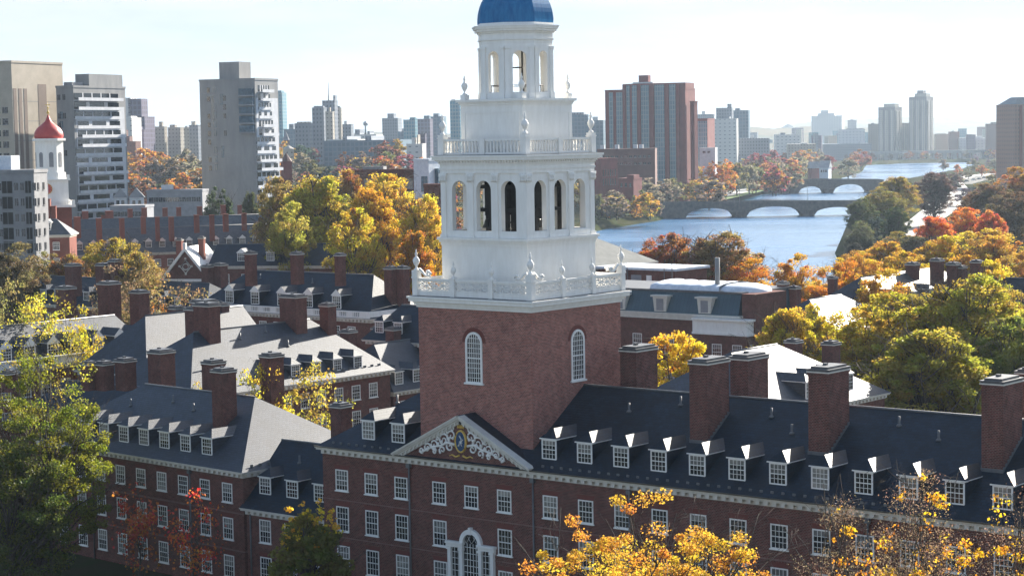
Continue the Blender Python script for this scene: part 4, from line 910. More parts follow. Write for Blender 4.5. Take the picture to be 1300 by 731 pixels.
addbox(t, 'stair_strip', GLASS_B, wv * .215, -.06, zt - 14, wv * .26, .1, zt - 5); addbox(t, 'stair_strip', GLASS_B, wv * .37, -.06, zt - 8, wv * .43, .1, zt - 4.4); addbox(t, 'stair_strip', GLASS_B, wv * .37, -.06, zt - 26, wv * .42, .1, zt - 22)
# red domed cupola with a clock
p = at(62, 176, 470); K = 470 / F_PX; ct = empty('clock_tower', (p.x, 470, 0), R(20), 'white cupola with red dome, gold finial and clock above brick base', 'tower')
zc_ = lambda y: at(62, y, 470).z
m = MB(); m.cbox(0, 0, GZ, 4.1, 4.1, zc_(262)); m.build('brick_base', BRICK_R, ct)
m = MB(); m.cbox(0, 0, zc_(263), 4.9, 4.9, zc_(260)); m.cbox(0, 0, zc_(260.1), 3.6, 3.6, zc_(229)); m.cbox(0, 0, zc_(229), 4.0, 4.0, zc_(227)); m.ngon(0, 0, 3.7, 8, zc_(227), zc_(219), R(22.5)); m.ngon(0, 0, 3.3, 8, zc_(219.2), zc_(178), R(22.5)); m.ngon(0, 0, 3.9, 8, zc_(179), zc_(176), R(22.5))
for i in range(4):
    x, y = (4.5 * (1 if i in (1, 2) else -1), 4.5 * (1 if i > 1 else -1)); m.cbox(x, y, zc_(260), .3, .3, zc_(254)); m.cbox(x * .8, y * .8, zc_(227), .3, .3, zc_(222))
m.box(-4.5, -4.6, zc_(256), 4.5, -4.4, zc_(255)); m.box(4.4, -4.5, zc_(256), 4.6, 4.5, zc_(255))
for i in range(18): m.cbox(-4.3 + i * .5, -4.5, zc_(260), .09, .09, zc_(256)); m.cbox(4.5, -4.3 + i * .5, zc_(260), .09, .09, zc_(256))
m.build('white_stages', WHITE, ct)
for k in range(8):
    an = R(45 * k - 90); rr = 3.3 * math.cos(math.pi / 8); m = MB(); m.prism_y([(-.5, zc_(212)), (.5, zc_(212)), (.5, zc_(196))] + [(.5 * math.cos(j * math.pi / 8), zc_(196) + .5 * math.sin(j * math.pi / 8)) for j in range(1, 8)] + [(-.5, zc_(196))], -rr - .06, -rr + .1); m.build('arched_opening', GREY, ct, (0, 0, 0), R(45 * k))
for k in (0, 1):
    m = MB(); n = 24; zk = zc_(239.5); m.prism_y([(1.25 * math.cos(2 * math.pi * j / n), zk + 1.25 * math.sin(2 * math.pi * j / n)) for j in range(n)], -3.72, -3.55, 0)
    for j in range(12):
        an = j * math.pi / 6; m.prism_y([(1.02 * math.cos(an) + .09 * math.cos(q), zk + 1.02 * math.sin(an) + .09 * math.sin(q)) for q in (0, 1.57, 3.14, 4.71)], -3.76, -3.7, 1)
    m.tube([(1.22 * math.cos(2 * math.pi * j / n), -3.74, zk + 1.22 * math.sin(2 * math.pi * j / n)) for j in range(n + 1)], .06, 5, 1)
    m.tube([(0, -3.76, zk), (-.55, -3.76, zk - .4)], .06, 5, 1); m.tube([(0, -3.76, zk), (.1, -3.76, zk + .85)], .05, 5, 1); m.build('clock_face', [DRED, GOLD], ct, (0, 0, 0), R(90 * k - 25 + 5))
m = MB(); zd = zc_(176); m.lathe(0, 0, [(3.2, zd), (3.35, zd + .6), (3.2, zd + 1.5), (2.6, zd + 2.4), (1.6, zd + 3.2), (.8, zd + 3.9), (.35, zd + 4.8), (.15, zd + 5.4)], 24); m.build('dome', DRED, ct)
m = MB(); m.lathe(0, 0, [(.12, zd + 5.2), (.14, zd + 5.7), (.38, zd + 6.0), (.14, zd + 6.3), (.1, zd + 6.9), (.28, zd + 7.1), (.08, zd + 7.3), (.04, zd + 8.5)], 10); m.box(-.5, -.04, zd + 7.6, .5, .04, zd + 7.8); m.build('finial', GOLD, ct)
# low houses between the cupola and the concrete tower
t, wv, dv, zt = block('low_building', 'long low grey building in front of the free standing concrete tower', 186, 262, 244, 660, -8, .95, body=GREY); win_grid(t, [wv * (.08 + .085 * i) for i in range(11)], [zt - 3.2], 1.4, 1.4)
addbox(t, 'roof_hut', WHITEB, wv * .25, 1, zt, wv * .42, 4, zt + 2.2)
for i, (a, b) in enumerate(((142, 160), (161, 182))):
    t, wv, dv, zt = block('white_house', ['first small white gabled house left of the long low grey building', 'second small white gabled house next to the long low grey building'][i], a, b, 251, 640, 10, .85, body=WHITEB, roof=False)
    m = MB(); m.prism_y([(-.4, zt), (wv + .4, zt), (wv / 2, zt + 3)], -.4, dv + .4); m.build('roof', GREY, t); win_grid(t, [wv * .3, wv * .7], [zt - 2.2], .9, 1.3)
t, wv, dv, zt = block('low_building', 'low slate blue roofed block under the white gabled houses', 140, 190, 264, 600, -8, .9, body=GREY); win_grid(t, [wv * (.1 + .1 * i) for i in range(9)], [zt - 2.5], 1.2, 1.3)
# brick building with big windows and the white stair tower next to the belfry
t, wv, dv, zt = block('brick_building', 'low brown brick building with large pale windows left of the white belfry', 440, 532, 219, 560, -14, .97, body=BRICK)
win_grid(t, [wv * q for q in (.05, .15, .3, .36, .75, .82, .9)], [zt - 4.6, zt - 8.2], 2.0, 2.8, m_=BLIND)
addbox(t, 'plant_screen', CONC, wv * .2, 2, zt, wv * .5, 5, zt + 1.5)
t, wv, dv, zt = block('stair_tower', 'pale grey and white stair tower against the brick building', 525, 568, 205, 545, -30, .45, body=TARP); win_grid(t, [wv * .7], [zt - 8], 2.0, 4, m_=GLASS_B); addbox(t, 'glass_link', GLASS_B, wv, dv * .3, 4, wv + 1, dv, zt - 2)
t, wv, dv, zt = block('brick_building', 'plain dark red brick block under the white stair tower', 538, 575, 237, 530, -14, .9, body=BRICK); win_grid(t, [wv * .3, wv * .7], [zt - 3], 1.4, 1.5)
m = MB()
# red towers beyond the tower on the right
RTB = mottled('red_tower_brick', (.15, .042, .042), (.20, .055, .052), .2, .85, .2)
FBL = facade('tower_glazing', (.20, .25, .27), (.10, .19, .24), 1.6, 2.9, .25, .15)
t, wv, dv, zt = block('red_brick_tower', 'broad red brick tower striped with tall columns of blue glass', 768, 882, 116, 1300, -22, .86, body=RTB)
addbox(t, 'upper_body', RTB, wv * .22, .6, zt, wv, dv * .9, zt + 4.2)
for q0, q1 in ((.05, .1), (.14, .22), (.27, .31), (.34, .40), (.45, .55), (.62, .74), (.80, .88)): addbox(t, 'glass_column', FBL, wv * q0, -.25, 6, wv * q1, .3, zt + (3.2 if q0 > .22 else -1))
for q in (.23, .42, .585, .77, .9): addbox(t, 'brick_fin', RTB, wv * q, -1.6, 5, wv * (q + .03), .2, zt + (3.6 if q > .22 else -.5))
addbox(t, 'lift_house', RTB, wv * .40, 4, zt + 4.2, wv * .52, 9, zt + 9.5); addbox(t, 'roof_slab', WHITEB, wv * .33, 3, zt + 4.3, wv * .58, 10, zt + 5.2)
t, wv, dv, zt = block('red_brick_tower', 'slim red brick end tower joined to the broad striped one', 876, 886, 130, 1285, -30, .5, body=RTB); addbox(t, 'fin', RTB, wv * .3, -1, 4, wv * .6, .1, zt - 1)
t, wv, dv, zt = block('red_brick_tower', 'lower red brick tower with glass front behind the striped one', 884, 911, 152, 1400, -18, .5, body=RTB); addbox(t, 'glass_front', FBL, .3, -.2, 8, wv * .96, .2, zt - 1)
t, wv, dv, zt = block('white_building', 'low white building at the foot of the red brick towers', 888, 912, 189, 1380, -15, .8, body=WHITEB); win_grid(t, [wv * .3, wv * .6], [zt - 3], 2, 1.5)
t, wv, dv, zt = block('brick_building', 'dark flat roofed brick block with white roof units by the belfry', 758, 836, 191, 1180, -8, .93, body=mottled('dark_brick', (.11, .05, .045), (.14, .065, .055), .3)); win_grid(t, [wv * (.1 + .08 * i) for i in range(11)], [zt - 4.5, zt - 8.5], 1.8, 1.2)
for q in (.05, .3, .62, .72): addbox(t, 'roof_unit', WHITEB, wv * q, 2, zt + .7, wv * (q + .07), 5, zt + 3)
t, wv, dv, zt = block('brick_building', 'upright red brick building with tall narrow windows beside the white belfry', 745, 785, 203, 1120, -36, .42, body=RTB)
win_grid(t, [dv * (.15 + .14 * i) for i in range(6)], [zt - 9, zt - 14], .9, 3.6, rz=90, at_x=wv)
t, wv, dv, zt = block('brick_building', 'small stepped red brick building above the ochre bank', 785, 816, 228, 1110, -25, .6, body=RTB); addbox(t, 'step', RTB, wv * .55, .5, zt, wv, dv * .7, zt + 2.5); win_grid(t, [wv * .2, wv * .5, wv * .8], [zt - 4], 1.2, 2)
# twin grey towers across the river and the brown one at the right edge
FT = facade('grey_tower_facade', (.24, .21, .20), (.09, .11, .13), 3.0, 3.0, .75)
FT2 = facade('pale_tower_facade', (.42, .38, .33), (.10, .12, .14), 3.0, 3.0, .8)
for lab, a, b, y in (('shorter of two grey residential towers across the far water', 1115, 1147, 137), ('taller of two grey residential towers with stepped crown', 1154, 1187, 124)):
    t, wv, dv, zt = block('residential_tower', lab, a, b, y, 2990, -30, .6, body=FT)
    for q in (.1, .42, .75): addbox(t, 'bay', FT2, wv * q, -1.6, 0, wv * (q + .16), .2, zt - 4)
    for q in (.1, .55): addbox(t, 'side_bay', FT2, wv - .1, dv * q, 0, wv + 1.6, dv * (q + .3), zt - 5)
    addbox(t, 'crown', FT2, wv * .25, dv * .2, zt, wv * .9, dv * .8, zt + 5.5)
    if a > 1150: addbox(t, 'crown', FT, wv * .35, dv * .3, zt + 5.5, wv * .7, dv * .7, zt + 10)
t, wv, dv, zt = block('residential_block', 'lower grey block linking the twin grey towers', 1138, 1160, 157, 3010, -20, .8, body=FT); addbox(t, 'bay', FT2, wv * .3, -1, 0, wv * .6, .2, zt - 2)
FBR = facade('brown_tower_facade', (.22, .11, .08), (.10, .07, .07), 2.4, 3.2, .9)
t, wv, dv, zt = block('brick_tower', 'brown brick tower with greenish roof at the far right edge', 1274, 1330, 134, 1500, 20, .75, body=FBR)
m = MB(); m.hexa([(0, 0, zt), (wv, 0, zt), (wv, dv, zt), (0, dv, zt)], [(wv * .3, dv * .3, zt + 6), (wv * .7, dv * .3, zt + 6), (wv * .7, dv * .7, zt + 6), (wv * .3, dv * .7, zt + 6)]); m.build('roof', COPPER, t)
for q in (.2, .5, .8): addbox(t, 'pilaster', RTB, wv * q - 1, -.8, 0, wv * q + 1, .1, zt)
# distant skyline
FS = {k: facade('skyline_' + k, w_, g_, bw, rh, ms) for k, w_, g_, bw, rh, ms in (('grey', (.17, .19, .225), (.07, .09, .12), 3, 3.5, .9), ('beige', (.36, .32, .265), (.16, .14, .13), 3.4, 3.3, 1.1), ('blue', (.10, .15, .2), (.06, .13, .19), 3.5, 3.8, .5), ('teal', (.16, .26, .30), (.05, .20, .28), 3, 3.6, .5), ('purple', (.11, .095, .15), (.08, .06, .10), 4, 4, .6), ('brick', (.20, .10, .08), (.08, .07, .07), 3, 3.3, 1.2), ('white', (.55, .54, .52), (.2, .22, .24), 5, 4, 1.6))}
SKY = [  # label, px0, px1, top, Y, material, angle, [(part, x0, x1, extra height)]
 ('stacked dark purple office block with a pale glass upper storey', 145, 193, 150, 1750, 'purple', -15, [('glass_top', -.15, .5, 17, 'white'), ('upper_block', .42, .85, 16, 'purple')]),
 ('wide lower purple storeys of stacked office block', 152, 190, 166, 1700, 'purple', -15, [('slab', .1, .7, 3, 'purple')]),
 ('pale glass slab in front of the stacked office block', 140, 173, 151, 1660, 'white', -8, [('screen', 0, .9, 2, 'white')]),
 ('stepped brown brick terraces below the purple office block', 150, 178, 181, 1500, 'brick', -20, [('step', .0, .35, 9, 'brick'), ('step', .35, .6, 4.5, 'brick')]),
 ('brick hall with a pale gable left of the beige blocks', 141, 156, 172, 1480, 'brick', -25, [('roof_unit', .3, .6, 2, 'white')]),
 ('leftmost beige slab of three in the distance', 196, 212, 162, 1800, 'beige', -20, [('lift_house', .4, .7, 5, 'beige')]),
 ('middle beige slab with ribbed front among the distant three', 213, 233, 163, 1790, 'beige', -20, [('lift_house', .1, .5, 3, 'beige')]),
 ('yellowish narrow slab at the back of the beige ones', 232, 242, 163, 1850, 'beige', -15, [('lift_house', .3, .7, 2, 'white')]),
 ('grey beige slab touching the concrete tower', 240, 254, 160, 1820, 'grey', -15, [('lift_house', .2, .6, 4, 'beige')]),
 ('teal glass office tower just right of the concrete tower', 340, 362, 119, 2200, 'teal', -12, [('crown', .1, .9, 3, 'teal')]),
 ('low dark block left of the teal tower base', 360, 378, 165, 2150, 'blue', -12, [('lift_house', .4, .8, 6, 'grey')]),
 ('grey framed block left of the tallest distant tower', 374, 397, 158, 1700, 'grey', -12, [('frame', .1, .9, 2, 'beige')]),
 ('shorter grey wing of the tallest distant tower', 396, 414, 138, 1680, 'grey', -15, [('crown', .1, .9, 2, 'grey')]),
 ('tallest distant grey tower in the town centre', 409, 428, 129, 1720, 'grey', -15, [('crown', .85, .98, 5, 'grey')]),
 ('pale ribbed front of the distant grey tower', 413, 424, 143, 1670, 'beige', -15, [('rib', .4, .6, 4, 'beige')]),
 ('brownish slab at the back of the distant grey tower', 427, 434, 138, 1740, 'beige', -15, [('rib', .2, .7, 2, 'grey')]),
 ('long low glass and steel hall across the tree tops', 411, 527, 180, 1600, 'blue', -6, [('white_roof', .0, .4, 1.5, 'white'), ('plant', .5, .58, 4, 'grey'), ('plant', .2, .26, 4, 'grey')]),
 ('mid grey offices over the long glass hall', 434, 448, 159, 2000, 'grey', -10, [('plant', .2, .5, 4, 'white')]),
 ('small pale blocks above the long glass hall', 446, 484, 172, 2100, 'white', -10, [('plant', .1, .3, 6, 'grey'), ('plant', .6, .7, 4, 'grey')]),
 ('isolated square grey block with a small rooftop house', 485, 509, 151, 2400, 'grey', -10, [('lift_house', .3, .7, 6, 'grey')]),
 ('low offices between the square grey block and teal block', 505, 532, 168, 2300, 'blue', -10, [('plant', .2, .4, 4, 'grey')]),
 ('pale teal glass block left of dark offices', 512, 530, 153, 2100, 'teal', -20, [('plant', .5, .95, 3, 'teal')]),
 ('dark purple grey office slab by the white tower', 529, 549, 152, 2150, 'purple', -15, [('plant', .5, .9, 4, 'blue')]),
 ('wide dark blue office slab by the white tower', 546, 566, 149, 2200, 'blue', -10, [('plant', .2, .6, 4, 'blue')]),
 ('small black box building below dark offices', 533, 541, 171, 1550, 'purple', -10, [('plant', .3, .6, 1, 'grey')]),
 ('white industrial hall with stacks at the end of the glass hall', 516, 540, 184, 1450, 'white', -12, [('stack', .3, .5, 5, 'white'), ('stack', .62, .7, 7, 'beige')]),
 ('slim glass tower peeping from behind the white tower', 571, 586, 129, 2000, 'teal', -25, [('crown', .1, .5, 2, 'white')]),
 ('blue grey offices to the right of the white tower', 715, 752, 147, 2000, 'blue', -10, [('plant', .3, .8, 3, 'grey')]),
 ('long blue grey office slab left of the red brick tower', 742, 770, 154, 1900, 'blue', -10, [('plant', .4, .7, 4, 'white')]),
 ('large grey hospital block behind the lower red tower', 909, 932, 138, 2300, 'grey', -15, [('crown', .7, .95, 5, 'grey')]),
 ('dark annex of the grey hospital block', 931, 953, 141, 2350, 'blue', -15, [('crown', .1, .4, 3, 'blue')]),
 ('white low wing below the grey hospital block', 905, 940, 152, 2150, 'white', -10, [('plant', .5, .7, 3, 'grey')]),
 ('pale offices on the ridge behind the red towers', 884, 910, 146, 2900, 'grey', -10, [('plant', .3, .5, 5, 'white')]),
 ('pale stepped hospital on the far ridge', 1030, 1074, 148, 4200, 'white', -15, [('crown', .3, .55, 12, 'white'), ('step', .2, .75, 6, 'white')]),
 ('second pale block on far ridge next to the stepped hospital', 1076, 1089, 153, 4300, 'grey', -10, [('plant', .3, .6, 3, 'white')]),
 ('white walled hall with dark pillars left of the twin towers', 1064, 1103, 165, 2600, 'white', -10, [('plant', .3, .95, 1.5, 'grey')]),
 ('blank pale block touching the shorter twin tower', 1102, 1117, 158, 2650, 'beige', -10, [('plant', .3, .6, 2, 'white')]),
 ('long flat grey warehouse at the far river shore', 1045, 1117, 184, 2500, 'grey', -4, [('plant', .8, .95, 2, 'white')]),
 ('pale curved roofed hall right of the twin towers', 1187, 1206, 171, 2700, 'beige', -8, [('roof', .1, .9, 1.5, 'white')]),
 ('short brown block in the flat land right of the twin towers', 1205, 1220, 168, 2600, 'brick', -8, [('roof_unit', .3, .5, 2, 'white')]),
 ('white sheds beside the short brown block', 1218, 1260, 176, 2550, 'white', -8, [('roof', .3, .5, 3, 'grey'), ('roof', .6, .8, 3, 'white')]),
 ('dark block left of the brown edge tower', 1252, 1276, 158, 2300, 'brick', -10, [('plant', .3, .7, 3, 'beige')]),
 ('flat grey roofs in the town left of the river bend', 930, 985, 177, 2200, 'grey', -6, [('plant', .1, .2, 5, 'blue'), ('plant', .5, .58, 4, 'white')]),
 ('pale low sheds at the far end of the town behind the red trees', 985, 1020, 172, 2500, 'white', -6, [('plant', .2, .4, 3, 'grey')]),
 ('white parking deck over the far orange trees', 1000, 1042, 184, 2300, 'beige', -6, [('plant', .5, .7, 2, 'white')]),
]
for lab, a, b, y, Y, k, an, parts in SKY:
    if a > 1040 and Y < 2950: Y = 2960 + (Y - 2500) * .4
    t, wv, dv, zt = block('office_block', lab, a, b, y, Y, an, .84, body=FS[k], part='walls')
    for (nm, q0, q1, h, km) in parts: addbox(t, nm, FS[km], wv * q0, dv * .15 + .4, zt + .02, wv * q1, dv * .8, zt + h)
rr = random.Random(5); nth = 'first second third fourth fifth sixth seventh eighth ninth tenth eleventh twelfth thirteenth fourteenth fifteenth sixteenth seventeenth eighteenth nineteenth twentieth'.split()
tens = {2: 'twenty', 3: 'thirty', 4: 'forty', 5: 'fifty', 6: 'sixty', 7: 'seventy', 8: 'eighty'}; tenth = {2: 'twentieth', 3: 'thirtieth', 4: 'fortieth', 5: 'fiftieth', 6: 'sixtieth', 7: 'seventieth', 8: 'eightieth'}
def ordinal(i): 
    if i < 20: return nth[i]
    q, r_ = divmod(i + 1, 10); return tenth[q] if r_ == 0 else tens[q] + '-' + nth[r_ - 1]
for reg, (a, b, ya, yb, Ya, Yb, n) in {'far town left of the belfry': (0, 580, 172, 184, 2400, 4200, 26), 'ridge behind red towers': (890, 1110, 160, 178, 2800, 4600, 26), 'land around twin towers': (1110, 1300, 160, 176, 2900, 4800, 18)}.items():
    L_ = sorted((rr.uniform(a, b), rr.uniform(ya, yb), rr.uniform(Ya, Yb)) for _ in range(n))
    for i, (px, y, Y) in enumerate(L_):
        y -= (px - 300) * .012 if a < 500 else 0
        wd = rr.uniform(5, 16); t, wv, dv, zt = block('distant_house', f'{ordinal(i)} small hazy building from the left in the {reg}', px, px + wd, y, Y, rr.choice((-12, -20, 14)), .8, body=FS[rr.choice(list(FS))]); t['group'] = 'small hazy buildings of the ' + reg
def thin(name, label, cat, pts, r, r1, m_): m = MB(); m.tube(pts, r, 6, 0, r1); tag(m.build(name, m_), label, cat)
thin('antenna_mast', 'thin antenna mast on the tallest distant tower', 'mast', [at(417, 129, 1725), at(417, 105, 1725)], .5, .15, GREY)
m = MB(); p = at(464, 172, 2600); q = at(464, 156, 2600); m.tube([p, q], 1.3, 8, 0, .8); m.lathe(q.x, q.y, [(1, q.z - 4), (3, q.z - 3), (3, q.z), (1, q.z + 2)], 10); tag(m.build('water_tower', FS['grey']), 'thin mast with round head above the small pale blocks', 'tower')
def spire(label, px, yb, yt, Y, w_, m1, m2):
    p, q = at(px, yb, Y), at(px, yt, Y); t = empty('church_spire', (p.x, Y, 0), R(20), label, 'spire'); h = q.z - p.z
    m = MB(); m.cbox(0, 0, GZ, w_, w_, p.z); m.build('tower', m1, t); m = MB(); m.ngon(0, 0, w_ * 1.3, 8, p.z, q.z, 0, 0, .05); m.build('spire', m2, t)
spire('dark pointed church spire right of the concrete tower', 363, 178, 166, 1600, 2.2, FS['brick'], GREY); spire('small dark cone spire among orange trees right of the concrete tower', 363.5, 205, 194, 900, 2.0, RTB, mottled('dark_tiles', (.10, .045, .04), (.13, .06, .05), 1))
spire('small pale church tower below the dark pointed spire', 366, 189, 184, 1450, 3.2, FS['beige'], FS['beige'])
# boathouse on the far bank
t, wv, dv, zt = block('boathouse', 'white boathouse with dark pitched roof at end of the farther bridge', 1040, 1058, 213, 1800, -20, .6, body=WHITEB, roof=False)
m = MB(); m.prism_x([(-.8, zt), (dv + .8, zt), (dv / 2, zt + 6)], -.8, wv + .8); m.build('roof', GREY, t); win_grid(t, [wv * .25, wv * .5, wv * .75], [zt - 4], 1.4, 2)
t, wv, dv, zt = block('boathouse', 'brown gabled boathouse wing left of the white boathouse', 1027, 1041, 214, 1820, 15, .8, body=RTB, roof=False); m = MB(); m.prism_x([(-.8, zt), (dv + .8, zt), (dv / 2, zt + 6)], -.8, wv + .8); m.build('roof', GREY, t)
# elevated road on the far shore
m = MB(); a, b = at(1100, 194, 2900), at(1262, 191, 2900); m.box(a.x, 2900, a.z - 2.5, b.x, 2912, a.z + 1.6)
for i in range(14): m.cbox(a.x + (b.x - a.x) * i / 13, 2906, GZ - 3, 3, 4, a.z - 2.4)
tag(m.build('viaduct', CONC), 'long grey viaduct along the far shore below the twin towers', 'viaduct')
p0, p1 = at(1212, 236, 1750), at(1262, 233, 1750); m = MB(); m.box(p0.x, 1750, p0.z - 2.5, p1.x, 1766, p0.z); m.box(p0.x, 1749.6, p0.z + .01, p1.x, 1750, p0.z + 1); m.build('x', GREY).name = 'overpass'; o = bpy.data.objects['overpass']; tag(o, 'dark road overpass crossing the parkway at the river bend', 'bridge')
# cars
_car = None
def car(px, py, col, label, rz=0.0, z=GZ + .06, sc=1.0):
    global _car
    p = onz(px, py, z); root = empty('parked_car' if 'parked' in label else 'car', (p.x, p.y, z), rz, label, 'car', 'cars on the riverside roads')
    if _car is None:
        b = MB(); b.prism_y([(-2.2, .3), (2.2, .3), (2.25, .75), (1.3, .95), (-1.6, 1.0), (-2.2, .85)], -.85, .85); c = MB(); c.prism_y([(-1.55, 1.0), (1.2, .96), (.6, 1.45), (-1.1, 1.48)], -.75, .75); w_ = MB()
        for x in (-1.35, 1.35):
            for y in (-.87, .72): w_.prism_y([(x + .33 * math.cos(k * .785), .33 + .33 * math.sin(k * .785)) for k in range(8)], y, y + .15)
        paint, t_, bb = mat('car_paint', .25, .5); oi = t_.nodes.new('ShaderNodeObjectInfo'); t_.links.new(oi.outputs['Color'], bb.inputs['Base Color'])
        _car = (b.mesh('car_body', paint), c.mesh('car_cabin', GLASS), w_.mesh('car_wheels', DARK))
    bo = link('body', _car[0], root); bo.color = (*col, 1); link('cabin', _car[1], root); link('wheels', _car[2], root); root.scale = (sc,) * 3
WC, DC, GC, RC = (.7, .7, .7), (.03, .03, .035), (.3, .31, .33), (.35, .04, .03)
for px, py, c_, lab, rz in ((1176, 279, GC, 'grey car nearest on the pale parkway between the trees', 1.9), (1205, 262, WC, 'white car on the bend of the parkway', 1.2), (1214, 250, DC, 'dark car below the road overpass', 1.5), (1216, 243, WC, 'white car just below the road overpass', 1.6),
    (1227, 231, DC, 'dark car first in the queue beyond the overpass', .6), (1236, 229, WC, 'white car in the queue beyond the overpass', .6), (1243, 228, GC, 'grey car in the middle of the queue beyond the overpass', .6), (1250, 226.5, DC, 'dark car last but one in the queue beyond the overpass', .5), (1257, 225, WC, 'white car last in the queue beyond the overpass', .5),
    (826, 257, DC, 'dark car parked at the left end of the nearer bridge', .2), (838, 255.5, GC, 'grey car parked at the left end of the nearer bridge', .2), (848, 254, WC, 'white car on the riverside road near the left bridgehead', .3), (768, 262, WC, 'white car parked beside the upright red brick building', .1), (778, 260, WC, 'second white car parked under the small stepped brick building', .1), (866, 251, DC, 'dark car on the riverside road beside the green verge', .4), (900, 247, WC, 'white car far along the riverside road', .6), (935, 240, GC, 'grey car farthest along the riverside road', .7)):
    car(px, py, c_, lab, rz)
# ------------------------------------------------------------------ trees
def leaf_material(name, trans=.6, var=.35):
    m = bpy.data.materials.new(name); m.use_nodes = True; t = m.node_tree; t.nodes.clear(); o = t.nodes.new('ShaderNodeOutputMaterial')
    oi = t.nodes.new('ShaderNodeObjectInfo'); at_ = t.nodes.new('ShaderNodeAttribute'); at_.attribute_name = 'tint'
    hs = t.nodes.new('ShaderNodeHueSaturation'); sp = t.nodes.new('ShaderNodeSeparateColor'); t.links.new(at_.outputs['Color'], sp.inputs[0])
    h = node(t, 'ShaderNodeMapRange'); h.inputs['To Min'].default_value = .445; h.inputs['To Max'].default_value = .55; t.links.new(sp.outputs[0], h.inputs[0])
    v = node(t, 'ShaderNodeMapRange'); v.inputs['To Min'].default_value = 1.22 * (1 - var); v.inputs['To Max'].default_value = 1.22 * (1 + var); t.links.new(sp.outputs[1], v.inputs[0])
    t.links.new(h.outputs[0], hs.inputs['Hue']); t.links.new(v.outputs[0], hs.inputs['Value']); t.links.new(oi.outputs['Color'], hs.inputs['Color'])
    d = t.nodes.new('ShaderNodeBsdfDiffuse'); tr = t.nodes.new('ShaderNodeBsdfTranslucent'); gl = node(t, 'ShaderNodeBsdfGlossy', Roughness=.45)
    t.links.new(hs.outputs[0], d.inputs['Color']); t.links.new(hs.outputs[0], tr.inputs['Color'])
    a = node(t, 'ShaderNodeMixShader', Fac=trans); t.links.new(d.outputs[0], a.inputs[1]); t.links.new(tr.outputs[0], a.inputs[2])
    b = node(t, 'ShaderNodeMixShader', Fac=.02); t.links.new(a.outputs[0], b.inputs[1]); t.links.new(gl.outputs[0], b.inputs[2]); t.links.new(b.outputs[0], o.inputs[0]); return m
LEAF = leaf_material('leaves'); BARK = mottled('bark', (.055, .045, .038), (.10, .085, .07), 3, .9, .1)
import numpy as np
